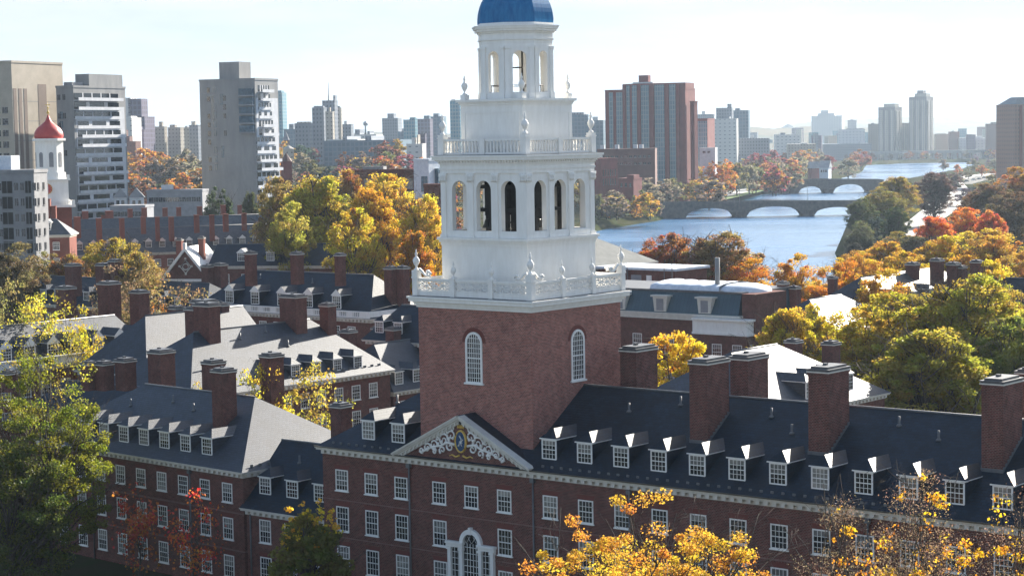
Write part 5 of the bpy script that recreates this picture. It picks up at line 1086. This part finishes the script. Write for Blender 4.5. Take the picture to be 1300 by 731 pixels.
def make_tree(seed, shape=(1, 1), nclump=90, nleaf=60, leaf=.28, clump=.9, bare=.0, crown0=.25, twig=1, H=14.0, Wd=10.0, upright=0.0, trunk_r=.28, joined=False, gaps=.0):
    """returns (wood mesh, leaf mesh): a trunk that forks into limbs filling an uneven crown, leaves in clumps round the limb ends"""
    rr = random.Random(seed); nr = np.random.default_rng(seed); wood = MB(); tips = []
    def crown_pt():
        while True:
            x, y, z = rr.uniform(-1, 1), rr.uniform(-1, 1), rr.uniform(-1, 1); d = x * x + y * y + z * z
            if .12 < d < 1:
                k = 1 - .22 * max(0, z) * shape[0]; return Vector((x * Wd / 2 * k, y * Wd / 2 * k, H * (crown0 + (1 - crown0) * (z * .5 + .5))))
    def inside_(b):
        x, y, z = b.x / (Wd / 2), b.y / (Wd / 2), (b.z / H - crown0) / (1 - crown0) * 2 - 1; return x * x + y * y + z * z < .95
    lobes = [crown_pt() for _ in range(9)]
    tp = [Vector((0, 0, 0))]; n = 5
    for i in range(1, n + 1): tp.append(Vector((rr.uniform(-.25, .25) * i * .6, rr.uniform(-.25, .25) * i * .6, H * (.62 if not upright else .85) * i / n)))
    wood.tube(tp, trunk_r, 7, 0, trunk_r * .3)
    def limb(a, b, r, depth):
        mid = (a + b) / 2 + Vector((rr.uniform(-1, 1), rr.uniform(-1, 1), rr.uniform(-.2, .6))) * (b - a).length * .12
        q1 = a + (mid - a) * .55 + Vector((0, 0, -.02 * (b - a).length)); b = Vector((b.x, b.y, min(b.z, H * .97))); wood.tube([a, q1, mid, b], r, 5 if depth < 2 else 3, 0, r * .35); inside_(b) and tips.append(b)
        if depth < twig:
            for _ in range(3 if depth < 2 else 2):
                s = a + (b - a) * rr.uniform(.4, .95); e = s + ((b - a).normalized() + Vector((rr.uniform(-1, 1), rr.uniform(-1, 1), rr.uniform(-.5, .9)))).normalized() * (b - a).length * rr.uniform(.3, .55); limb(s, e, r * .42, depth + 1)
    for i in range(max(10, nclump // 5)):
        c = crown_pt()
        if rr.random() < .6: c = lobes[rr.randrange(9)] + (c - lobes[rr.randrange(9)]) * .3
        f = min(.98, max(.12, (c.z / H - .18) * (1.0 if not upright else .9))); k = f * n; j = min(n - 1, int(k)); s = tp[j] + (tp[j + 1] - tp[j]) * (k - j)
        if s.z > c.z: s = tp[1] + (tp[2] - tp[1]) * rr.random()
        limb(s, c, trunk_r * rr.uniform(.25, .45), 0)
    wm = wood.mesh('tree_wood', BARK)
    cl = []
    while len(cl) < nclump:
        if rr.random() < .55 and tips: c = rr.choice(tips)
        else: c = crown_pt()
        lb = min((c - l).length for l in lobes)
        if rr.random() < gaps and lb > Wd * .17: continue
        cl.append((c, clump * rr.uniform(.55, 1.35), rr.random()))
    M = nclump * nleaf; cc = np.repeat(np.array([tuple(c[0]) for c in cl]), nleaf, 0); rad = np.repeat(np.array([c[1] for c in cl]), nleaf); tn = np.repeat(np.array([c[2] for c in cl]), nleaf)
    v = nr.normal(size=(M, 3)); v /= np.linalg.norm(v, axis=1)[:, None]; v *= (nr.random(M) ** .45)[:, None]; v[:, 2] *= .72
    pos = cc + v * rad[:, None]; keep = nr.random(M) >= bare; pos = pos[keep]; tn = tn[keep]; M = len(pos)
    a = nr.normal(size=(M, 3)); a /= np.linalg.norm(a, axis=1)[:, None]; b = np.cross(a, nr.normal(size=(M, 3))); b /= np.linalg.norm(b, axis=1)[:, None]
    sz = leaf * (.6 + .8 * nr.random(M))[:, None]; a *= sz * .5; b *= sz * .36
    vv = np.stack([pos - a, pos + b, pos + a, pos - b], 1).reshape(-1, 3)
    me = bpy.data.meshes.new('tree_leaves'); me.vertices.add(4 * M); me.vertices.foreach_set('co', vv.astype(np.float32).ravel()); me.loops.add(4 * M); me.loops.foreach_set('vertex_index', np.arange(4 * M, dtype=np.int32))
    me.polygons.add(M); me.polygons.foreach_set('loop_start', np.arange(0, 4 * M, 4, dtype=np.int32)); me.polygons.foreach_set('loop_total', np.full(M, 4, dtype=np.int32)); me.update(calc_edges=True)
    ca = me.color_attributes.new('tint', 'FLOAT_COLOR', 'CORNER'); hue = np.clip(tn * .6 + nr.random(M) * .4, 0, 1); val = np.clip(.5 + (nr.random(M) - .5) * .9, 0, 1)
    col = np.ones((M, 4, 4), np.float32); col[:, :, 0] = hue[:, None]; col[:, :, 1] = val[:, None]; col[:, :, 2] = 0; ca.data.foreach_set('color', col.ravel()); me.materials.append(LEAF)
    return wm, me, H, Wd
OLIVE, GREEN, DGREEN, YGREEN = (.15, .14, .03), (.085, .115, .02), (.035, .055, .02), (.25, .25, .03)
YELLOW, GOLDY, ORANGE, RUST, RED, CRIMSON, BROWN, TAN, DUSK = (.46, .30, .025), (.42, .24, .02), (.42, .17, .02), (.26, .10, .025), (.45, .07, .025), (.24, .045, .03), (.14, .09, .045), (.21, .16, .075), (.13, .085, .075)
def place_tree(name, label, protos, px, ytop, Y, wpx, col, rz=0.0, group=None, base=None, cat='tree', two=True, sy=1.0):
    p = at(px, ytop, Y); h = p.z - (GZ if base is None else base); wv = wpx / F_PX * Y; wm, lm, H_, W_ = protos
    t = empty(name, (p.x, Y, GZ if base is None else base), rz, label, cat, group); t.scale = (wv / W_, wv / W_ * sy, h / H_)
    link('trunk', wm, t); c = link('crown', lm, t); c.color = (*col, 1); return t
def dims(px, ytop, Y, wpx): return dict(H=at(px, ytop, Y).z - GZ, Wd=wpx / F_PX * Y)
# near trees, each grown on its own
place_tree('leafy_tree', 'large dark green tree with yellow tips in front of the left brick house', make_tree(1, nclump=420, nleaf=170, leaf=.20, clump=.85, crown0=.05, twig=2, gaps=.6, **dims(40, 450, 194, 205)), 40, 450, 194, 205, (.16, .175, .015))
place_tree('leafy_tree', 'tall half bare tree with thin yellow green sprays over the left dark tree', make_tree(2, nclump=60, nleaf=20, leaf=.22, clump=.9, crown0=.5, twig=3, gaps=.3, trunk_r=.2, **dims(52, 362, 192, 140)), 52, 362, 192, 140, (.30, .27, .03))
place_tree('young_maple', 'slim young maple with few dark red leaves before the brick house', make_tree(3, nclump=60, nleaf=16, leaf=.30, clump=1.3, crown0=.15, twig=2, upright=1, trunk_r=.12, **dims(171, 597, 188, 56)), 171, 597, 188, 56, (.40, .11, .03))
place_tree('young_maple', 'red leaved young maple with open branches against the brick house', make_tree(4, nclump=70, nleaf=14, leaf=.27, clump=1.1, crown0=.2, twig=2, upright=1, trunk_r=.12, **dims(246, 622, 186, 66)), 246, 622, 186, 66, (.55, .15, .03))
place_tree('leafy_tree', 'dark green tree with upright yellow topped shoots before the low link', make_tree(5, nclump=170, nleaf=70, leaf=.36, clump=.75, crown0=.1, twig=2, upright=1, trunk_r=.2, **dims(392, 640, 168, 100)), 392, 640, 168, 100, (.15, .15, .025))
place_tree('leafy_tree', 'broad golden yellow tree hiding the middle of the long facade', make_tree(6, nclump=460, nleaf=150, leaf=.15, clump=.72, crown0=.05, twig=3, gaps=.6, **dims(815, 624, 126, 375)), 815, 624, 126, 375, (.52, .32, .035))
place_tree('leafy_tree', 'small golden sapling crown below the bare brown tree', make_tree(16, nclump=90, nleaf=60, leaf=.3, clump=.8, crown0=.1, twig=2, gaps=.4, **dims(1118, 700, 116, 75)), 1118, 700, 116, 75, (.5, .27, .02))
for sd, lab, px, yt, Y, wp, tw, lf in ((7, 'brown nearly leafless tree left of the two others at the facade foot', 1065, 628, 116, 135, (.17, .12, .075), .12), (8, 'bare branched tree with scattered golden leaves rising over the eaves', 1172, 592, 114, 160, (.20, .14, .085), .5), (9, 'thin tree with scattered golden leaves at the right edge of the facade', 1285, 606, 112, 130, (.20, .14, .085), .6)):
    A = make_tree(sd, nclump=260, nleaf=70, leaf=.085, clump=.95, crown0=.12, twig=3, trunk_r=.2, gaps=.3, **dims(px, yt, Y, wp)); G_ = make_tree(sd, nclump=int(70 + 150 * lf), nleaf=16, leaf=.17, clump=.5, crown0=.15, twig=0, **dims(px, yt, Y, wp))
    t = place_tree('bare_tree', lab, A, px, yt, Y, wp, tw); c = link('golden_leaves', G_[1], t); c.color = (.58, .33, .02, 1)
place_tree('leafy_tree', 'bright yellow tree glowing behind the main ridge chimneys', make_tree(10, nclump=330, nleaf=110, leaf=.30, clump=.85, crown0=.2, gaps=.4, **dims(860, 416, 225, 118)), 860, 416, 225, 118, (.55, .38, .03))
place_tree('leafy_tree', 'blackish green tree at the very corner left of the large leafy tree', make_tree(21, nclump=200, nleaf=120, leaf=.2, clump=.9, crown0=.0, twig=1, gaps=.3, **dims(8, 535, 188, 150)), 8, 535, 188, 150, (.07, .09, .015))
sh_ = make_tree(5, nclump=70, nleaf=14, leaf=.24, clump=.36, crown0=.62, twig=0, upright=1, **dims(388, 632, 168, 92)); c = link('yellow_shoots', sh_[1], bpy.data.objects['leafy_tree.002']); c.color = (.62, .44, .03, 1)
for i, (px, yt, w_, c_) in enumerate(((862, 215, 26, TAN), (884, 207, 26, (.30, .22, .05)), (903, 203, 24, RUST), (921, 200, 24, ORANGE))):
    place_tree('town_tree', ['tan tree standing over the end of the nearer bridge', 'olive tan tree before the white building under the red towers', 'rust tree before the lower red tower with glass front', 'orange tree right of the lower red brick tower'][i], make_tree(300 + i, nclump=90, nleaf=40, leaf=.8, clump=1.3, crown0=.1, twig=1, H=24, Wd=16), px, yt, 1310, w_ * 1.3, c_)
# prototypes for the trees farther off
PR = [make_tree(20 + i, H=17, nclump=150, nleaf=44, leaf=.46, clump=1.0, crown0=.16, twig=1, gaps=.45) for i in range(6)]
PM = [make_tree(40 + i, H=20, nclump=400, nleaf=120, leaf=.25, clump=.85, crown0=.2, twig=2, gaps=.55, trunk_r=.32) for i in range(5)]
PB = [make_tree(60 + i, H=18, nclump=120, nleaf=26, leaf=.28, clump=1.0, crown0=.25, twig=3, gaps=.3, trunk_r=.22) for i in range(3)]
PF = [make_tree(80 + i, nclump=70, nleaf=22, leaf=.95, clump=1.25, crown0=.08, twig=0, gaps=.3) for i in range(5)]
MID = [ # label, protos, px, ytop, Y, width px, colour
 ('spreading green gold tree with dark limbs nearest right of the main ridge', PM[0], 1236, 346, 245, 175, (.33, .29, .035)),
 ('rounded green tree beside the sunlit hip roof over the main ridge', PM[1], 1128, 372, 250, 150, (.35, .29, .03)),
 ('yellow green tree left of the sunlit triangular roof', PM[2], 1022, 396, 262, 130, (.36, .30, .025)),
 ('dense green tree filling the gap above the long ridge', PM[3], 1180, 416, 225, 180, (.27, .245, .03)),
 ('deep green tree at the right edge above the ridge', PM[4], 1285, 398, 235, 130, (.17, .19, .03)),
 ('olive tree between the pale hip roof and the green trees', PM[0], 1082, 425, 270, 90, (.24, .21, .03)),
 ('lacy orange tree by the water left of the red chimneys', PM[1], 1012, 322, 345, 75, (.45, .25, .03)),
 ('orange gold tree on the near shore beside the lacy one', PM[2], 1066, 326, 350, 85, (.48, .26, .025)),
 ('low orange shrubby tree below the lacy orange tree', PM[3], 1040, 362, 330, 80, (.46, .22, .02)),
 ('rust red oak at the river edge right of the white tower', PM[4], 848, 294, 395, 95, (.30, .115, .03)),
 ('tan brown oak standing between the rust red and orange ones', PM[0], 918, 293, 390, 120, (.26, .17, .06)),
 ('orange oak under the tan brown one beside the flue', PM[1], 952, 328, 380, 90, (.46, .21, .02)),
 ('low rust orange tree behind the white roof cover', PM[2], 890, 330, 385, 100, (.42, .15, .025)),
 ('small rust tree beside the pale hip roofed house', PM[3], 815, 318, 392, 60, (.38, .14, .03)),
 ('golden tree behind the red chimneys on the right', PM[4], 1150, 318, 380, 90, (.42, .27, .03)),
 ('bright yellow tree right of the golden one', PM[0], 1205, 298, 420, 100, (.48, .32, .025)),
 ('pale yellow open tree near the right edge', PM[1], 1262, 290, 425, 100, (.44, .28, .04)),
 ('golden brown tree cut by the right edge', PM[2], 1300, 312, 360, 90, (.36, .22, .04)),
 ('vivid red tree at the bend below the parkway', PM[3], 1185, 274, 520, 62, (.56, .17, .035)),
 ('orange red tree right of the vivid red one', PM[4], 1228, 262, 540, 62, (.56, .21, .04)),
 ('second red tree under the dark wooded slope', PM[0], 1258, 266, 530, 44, (.54, .18, .06)),
 ('dark green conifer like tree at the water edge', PM[1], 1095, 252, 780, 46, (.07, .085, .025)),
 ('olive tree on the right river bank', PM[2], 1122, 237, 800, 62, (.20, .17, .035)),
 ('yellow topped tree behind the olive one on the bank', PM[3], 1140, 224, 860, 60, (.30, .22, .035)),
 ('dark green shrub tree in front of the olive bank tree', PM[4], 1138, 262, 690, 40, (.05, .07, .025)),
 ('grey purple bare tree on the bank near the overpass', PM[0], 1185, 218, 900, 55, (.13, .085, .075)),
 ('tan rounded tree over the near bank', PM[1], 1140, 294, 560, 60, (.24, .19, .045)),
 ('dark bank shrub beside the open water', PM[2], 1092, 290, 640, 38, (.06, .065, .035)),
 ('low dark shrub at the water line of the near bank', PM[3], 1085, 308, 600, 26, (.06, .06, .045)),
 ('blackish green shrub below the tan rounded tree', PM[4], 1152, 300, 520, 34, (.025, .04, .02)),
 ('brown wooded crown on the right slope', PM[0], 1250, 232, 700, 72, (.16, .10, .045)),
 ('orange topped brown crown high on the right slope', PM[1], 1290, 212, 720, 70, (.30, .16, .035)),
 ('dark brown crown low on the right slope', PM[2], 1282, 240, 640, 70, (.12, .085, .04)),
 ('large yellow green tree with dark limbs left of the white tower', PM[3], 408, 222, 430, 125, (.38, .33, .04)),
 ('golden tree with dark trunk next to the white tower', PM[4], 490, 218, 440, 105, (.50, .36, .045)),
 ('bright yellow tree touching the white tower', PM[0], 540, 246, 400, 80, (.54, .40, .045)),
 ('green yellow lower tree behind the dark hip roof', PM[1], 370, 256, 400, 70, (.33, .30, .05)),
 ('olive yellow tree over the five dormers roof', PM[2], 452, 262, 390, 85, (.42, .34, .03)),
 ('deep orange tree low beside the white tower', PM[3], 528, 292, 380, 60, (.42, .22, .02)),
 ('tan tree at the right end of the red chimney range', PM[4], 352, 222, 460, 70, (.28, .21, .06)),
 ('rusty tree tops behind the golden trees by the brick building', PM[0], 440, 214, 500, 60, (.36, .19, .04)),
 ('round golden tree in front of the brown brick building', PM[1], 497, 222, 520, 58, (.48, .28, .02)),
 ('dark green tree at foot of the free standing concrete tower', PM[2], 275, 236, 580, 46, (.045, .065, .028)),
 ('second dark tree at foot of the free standing concrete tower', PM[3], 318, 243, 570, 30, (.07, .085, .03)),
 ('ochre half bare tree over the chimneys on the left', PM[4], 140, 300, 390, 110, (.30, .23, .035)),
 ('brown orange open tree left of the ochre one', PM[0], 85, 322, 380, 80, (.27, .16, .04)),
 ('olive brown rounded tree below the grey concrete block', PM[1], 22, 308, 370, 95, (.15, .12, .05)),
 ('yellow green tree over the balustraded house', PB[0], 40, 366, 262, 110, (.42, .38, .04)),
 ('small yellow green tree between stout chimneys', PB[2], 98, 382, 258, 66, (.45, .38, .03)),
 ('second golden tree between the white tower and the olive yellow one', PM[3], 470, 238, 415, 85, (.50, .31, .025)),
 ('amber tree with open crown over the right end of red chimney range', PM[1], 385, 236, 470, 80, (.36, .25, .05)),
 ('yellow crown filling the gap right of the sunlit hip roof', PM[0], 1085, 385, 300, 90, (.42, .32, .03)),
 ('gold green crown over the slate roofed edge house', PM[2], 1275, 360, 280, 100, (.34, .28, .035)),
 ('olive gold crown in front of the brick house chimneys on the right', PM[3], 1160, 372, 285, 95, (.30, .26, .035)),
 ('tawny half bare crown by the grey block', PM[4], 175, 318, 350, 80, (.28, .20, .05)),
 ('dull olive crown under the brick house end', PM[2], 60, 318, 400, 80, (.22, .18, .05)),
 ('narrow gold crown over the left half of triangular roof end', PM[1], 1032, 386, 262, 60, (.45, .35, .03)),
 ('gold crown in front of the triangular sunlit roof end', PM[3], 1000, 390, 258, 105, (.44, .33, .03)),
 ('green gold crown between the triangular roof end and dark limbed tree', PM[4], 1094, 384, 255, 125, (.46, .37, .03)),
 ('low yellow crown at the foot of the triangular roof end', PM[0], 1056, 428, 250, 85, (.46, .36, .03)),
 ('amber crown hiding the left dormers of the sunlit slate roof', PM[1], 1126, 341, 300, 100, (.44, .27, .03)),
 ('mustard crown below the red brick chimneys of the slate roof', PM[2], 1190, 366, 290, 90, (.38, .30, .035)),
 ('yellow crown above the dark limbed tree by the right edge', PM[1], 1262, 330, 310, 90, (.48, .35, .03)),
 ('orange yellow crown behind the gold crown by the water', PM[2], 1098, 318, 400, 80, (.50, .30, .03)),
 ('bright amber crown between the water and the red maples', PM[3], 1128, 306, 470, 75, (.52, .32, .03)),
 ('pale gold crown under the orange red maple', PM[4], 1235, 292, 460, 85, (.50, .36, .04)),
 ('golden spindly shrub between two chimneys of the dark house', PB[1], 330, 452, 207, 85, (.52, .42, .035)),
]
for lab, pr_, px, y, Y, wp, col in MID:
    place_tree('leafy_tree', lab, pr_, px, y, Y, wp, col, rz=(px * 7) % 6)
for lab, k, px, y, Y, wp, col in (('bare grey tree with fine twigs behind the white roofs', 0, 190, 330, 310, 105, (.22, .16, .06)), ('bare brown tree left of the dark hip roof', 1, 238, 352, 300, 80, (.20, .14, .06)), ('bare twiggy tree among stout chimneys', 2, 150, 332, 330, 80, (.18, .13, .07)), ('thin bare tree with yellow leaves in the court behind two chimneys', 0, 400, 455, 215, 110, (.36, .30, .04)), ('bare brown tree in the court left of the long sunlit roof', 1, 265, 470, 212, 70, (.30, .24, .05)), ('bare tree beside the left pavilion', 2, 205, 340, 380, 70, (.24, .18, .06)), ('bare olive tree at left below the tan brick', 1, 10, 345, 300, 80, (.22, .2, .06)), ('russet leaved small tree between two stout chimneys', 2, 202, 382, 262, 50, (.34, .16, .03))):
    place_tree('bare_tree', lab, PB[k], px, y, Y, wp, col, rz=px % 5)
# belts of trees through the town: every crown an object of its own
def belt(where, seed, n, px0, px1, base0, base1, Ya, Yb, cols, h=(9, 16), group=None, protos=None):
    rr = random.Random(seed); rows = []
    for i in range(n):
        Y = rr.uniform(Ya, Yb); q = (Y - Ya) / (Yb - Ya); px = rr.uniform(px0, px1); cn = rr.choice(cols); rows.append([px, Y, cn, rr.uniform(*h), rr.uniform(.8, 1.25), rr.random()])
    rows.sort(); cnt = {}
    for px, Y, (cn, c), hh, ws, q in rows:
        i = cnt[cn] = cnt.get(cn, -1) + 1; pr_ = (protos or PF)[int(q * 97) % len(protos or PF)]; p = at(px, 200, Y)
        t = empty('town_tree', (p.x, Y, ground_z(p.x, Y)), q * 6, f'{ordinal(i)} {cn} tree from left {where}', 'tree', 'trees ' + where); wv = hh * ws * .95; t.scale = (wv / pr_[3], wv / pr_[3], hh / pr_[2])
        k = .75 + .5 * ((q * 13) % 1); link('trunk', pr_[0], t); o = link('crown', pr_[1], t); o.color = (c[0] * k * .78, c[1] * k * (.78 + .16 * ((q * 7) % 1)), c[2] * k * 1.15 + .008, 1)
cO, cR, cY, cG, cB, cT, cD, cC = ('orange', ORANGE), ('rust', RUST), ('golden', GOLDY), ('olive', OLIVE), ('brown', BROWN), ('tan', TAN), ('dark green', DGREEN), ('crimson', CRIMSON)
belt('behind the red cupola', 1, 42, 135, 262, 0, 0, 760, 1480, [cO, cO, cR, cY, cT, cG, cB], (14, 20))
belt('between concrete tower and belfry', 2, 78, 345, 580, 0, 0, 760, 1590, [cO, cR, cY, cY, cT, cG, cD, cC, cB], (13, 20))
belt('around the left red brick chimneys', 3, 5, -20, 200, 0, 0, 560, 680, [cT, cY, cB, cG], (9, 13))
belt('along the left river bank', 4, 26, 750, 840, 0, 0, 1012, 1095, [cT, cG, cY, cB], (8, 13))
belt('by the left bridgehead', 5, 14, 815, 912, 0, 0, 1130, 1290, [cY, cT, cT, cO, cG], (13, 19))
belt('along the left riverside road', 6, 38, 880, 1010, 0, 0, 1350, 1800, [cC, cR, cB, cT, cO, cG], (14, 22))
belt('past the farther bridge', 7, 28, 915, 1100, 0, 0, 1750, 2750, [cR, cO, cB, cC, cT, cY], (15, 24))
belt('below the twin towers', 8, 18, 1070, 1275, 0, 0, 2842, 2895, [cT, cB, cG, cR, cO], (8, 15))
belt('on the far low ridge', 9, 10, 780, 1300, 0, 0, 3000, 3900, [cO, cR, cT, cB, cG], (14, 20))
belt('beside the parkway', 11, 24, 1190, 1290, 0, 0, 1100, 2700, [cB, cT, cG, cO, ('purplish', DUSK)], (8, 13))
belt('on the right slope', 12, 10, 1225, 1320, 0, 0, 640, 980, [cB, cB, cT, cG, cO], (14, 20))
belt('between houses right of the mansard', 13, 10, 1000, 1300, 0, 0, 400, 560, [cY, cO, cG], (12, 16), protos=PM)
belt('on the near river shore', 14, 8, 1085, 1160, 0, 0, 600, 800, [cG, cT, cD], (6, 10), protos=PR)
belt('by the shore behind the mansard', 15, 8, 830, 1080, 0, 0, 395, 440, [cO, cR, cT], (9, 12), protos=PM)
belt('behind trees left of the belfry', 16, 6, 330, 570, 0, 0, 460, 600, [cY, cO, cG, cT], (12, 16), protos=PM)
rr = random.Random(3)
for i in range(9):
    py = 286 + i * 5.2; p = onz(1093 - (i if i < 5 else 9 - i) * 2.6 + rr.uniform(-1, 3), py, GZ); pr_ = PR[i % 6]; t = empty('bank_shrub', (p.x + 3, p.y, GZ - 1.5), i, f'{ordinal(i)} dark shrub from the far end along the near bank waterline', 'shrub', 'dark shrubs along the near bank'); t.scale = (.75, .75, .36)
    link('stems', pr_[0], t); c = link('foliage', pr_[1], t); c.color = (.055 + .01 * (i % 3), .055, .03, 1)
# the wood beyond the tower, one mass (seen only from a step to the side)
rr = random.Random(11); VV = []
for i in range(90):
    Y = rr.uniform(1080, 2500); px = rr.uniform(592, 742); p = at(px, 200, Y); lm = PF[i % 5][1]; n_ = len(lm.vertices); co = np.empty(n_ * 3, np.float32); lm.vertices.foreach_get('co', co); co = co.reshape(-1, 3)
    k = rr.uniform(1.1, 1.7); a_ = rr.uniform(0, 6); rot = np.array([[math.cos(a_), -math.sin(a_), 0], [math.sin(a_), math.cos(a_), 0], [0, 0, 1]], np.float32); VV.append(co @ rot.T * np.array([k, k, k * .95], np.float32) + np.array([p.x, Y, ground_z(p.x, Y)], np.float32))
vv = np.concatenate(VV); M = len(vv) // 4; me = bpy.data.meshes.new('far_wood'); me.vertices.add(4 * M); me.vertices.foreach_set('co', vv.ravel()); me.loops.add(4 * M); me.loops.foreach_set('vertex_index', np.arange(4 * M, dtype=np.int32))
me.polygons.add(M); me.polygons.foreach_set('loop_start', np.arange(0, 4 * M, 4, dtype=np.int32)); me.polygons.foreach_set('loop_total', np.full(M, 4, dtype=np.int32)); me.update(calc_edges=True)
ca = me.color_attributes.new('tint', 'FLOAT_COLOR', 'CORNER'); col = np.ones((M, 4, 4), np.float32); blk = np.repeat(np.random.default_rng(2).random(M // 40 + 1), 40)[:M]; col[:, :, 0] = blk[:, None]; col[:, :, 1] = np.random.default_rng(3).random(M)[:, None]; ca.data.foreach_set('color', col.ravel()); me.materials.append(LEAF)
fw = tag(link('far_wood', me), 'tan and olive autumn wood along the left bank behind the white tower', 'wood', kind='stuff'); fw.color = (.24, .17, .05, 1)
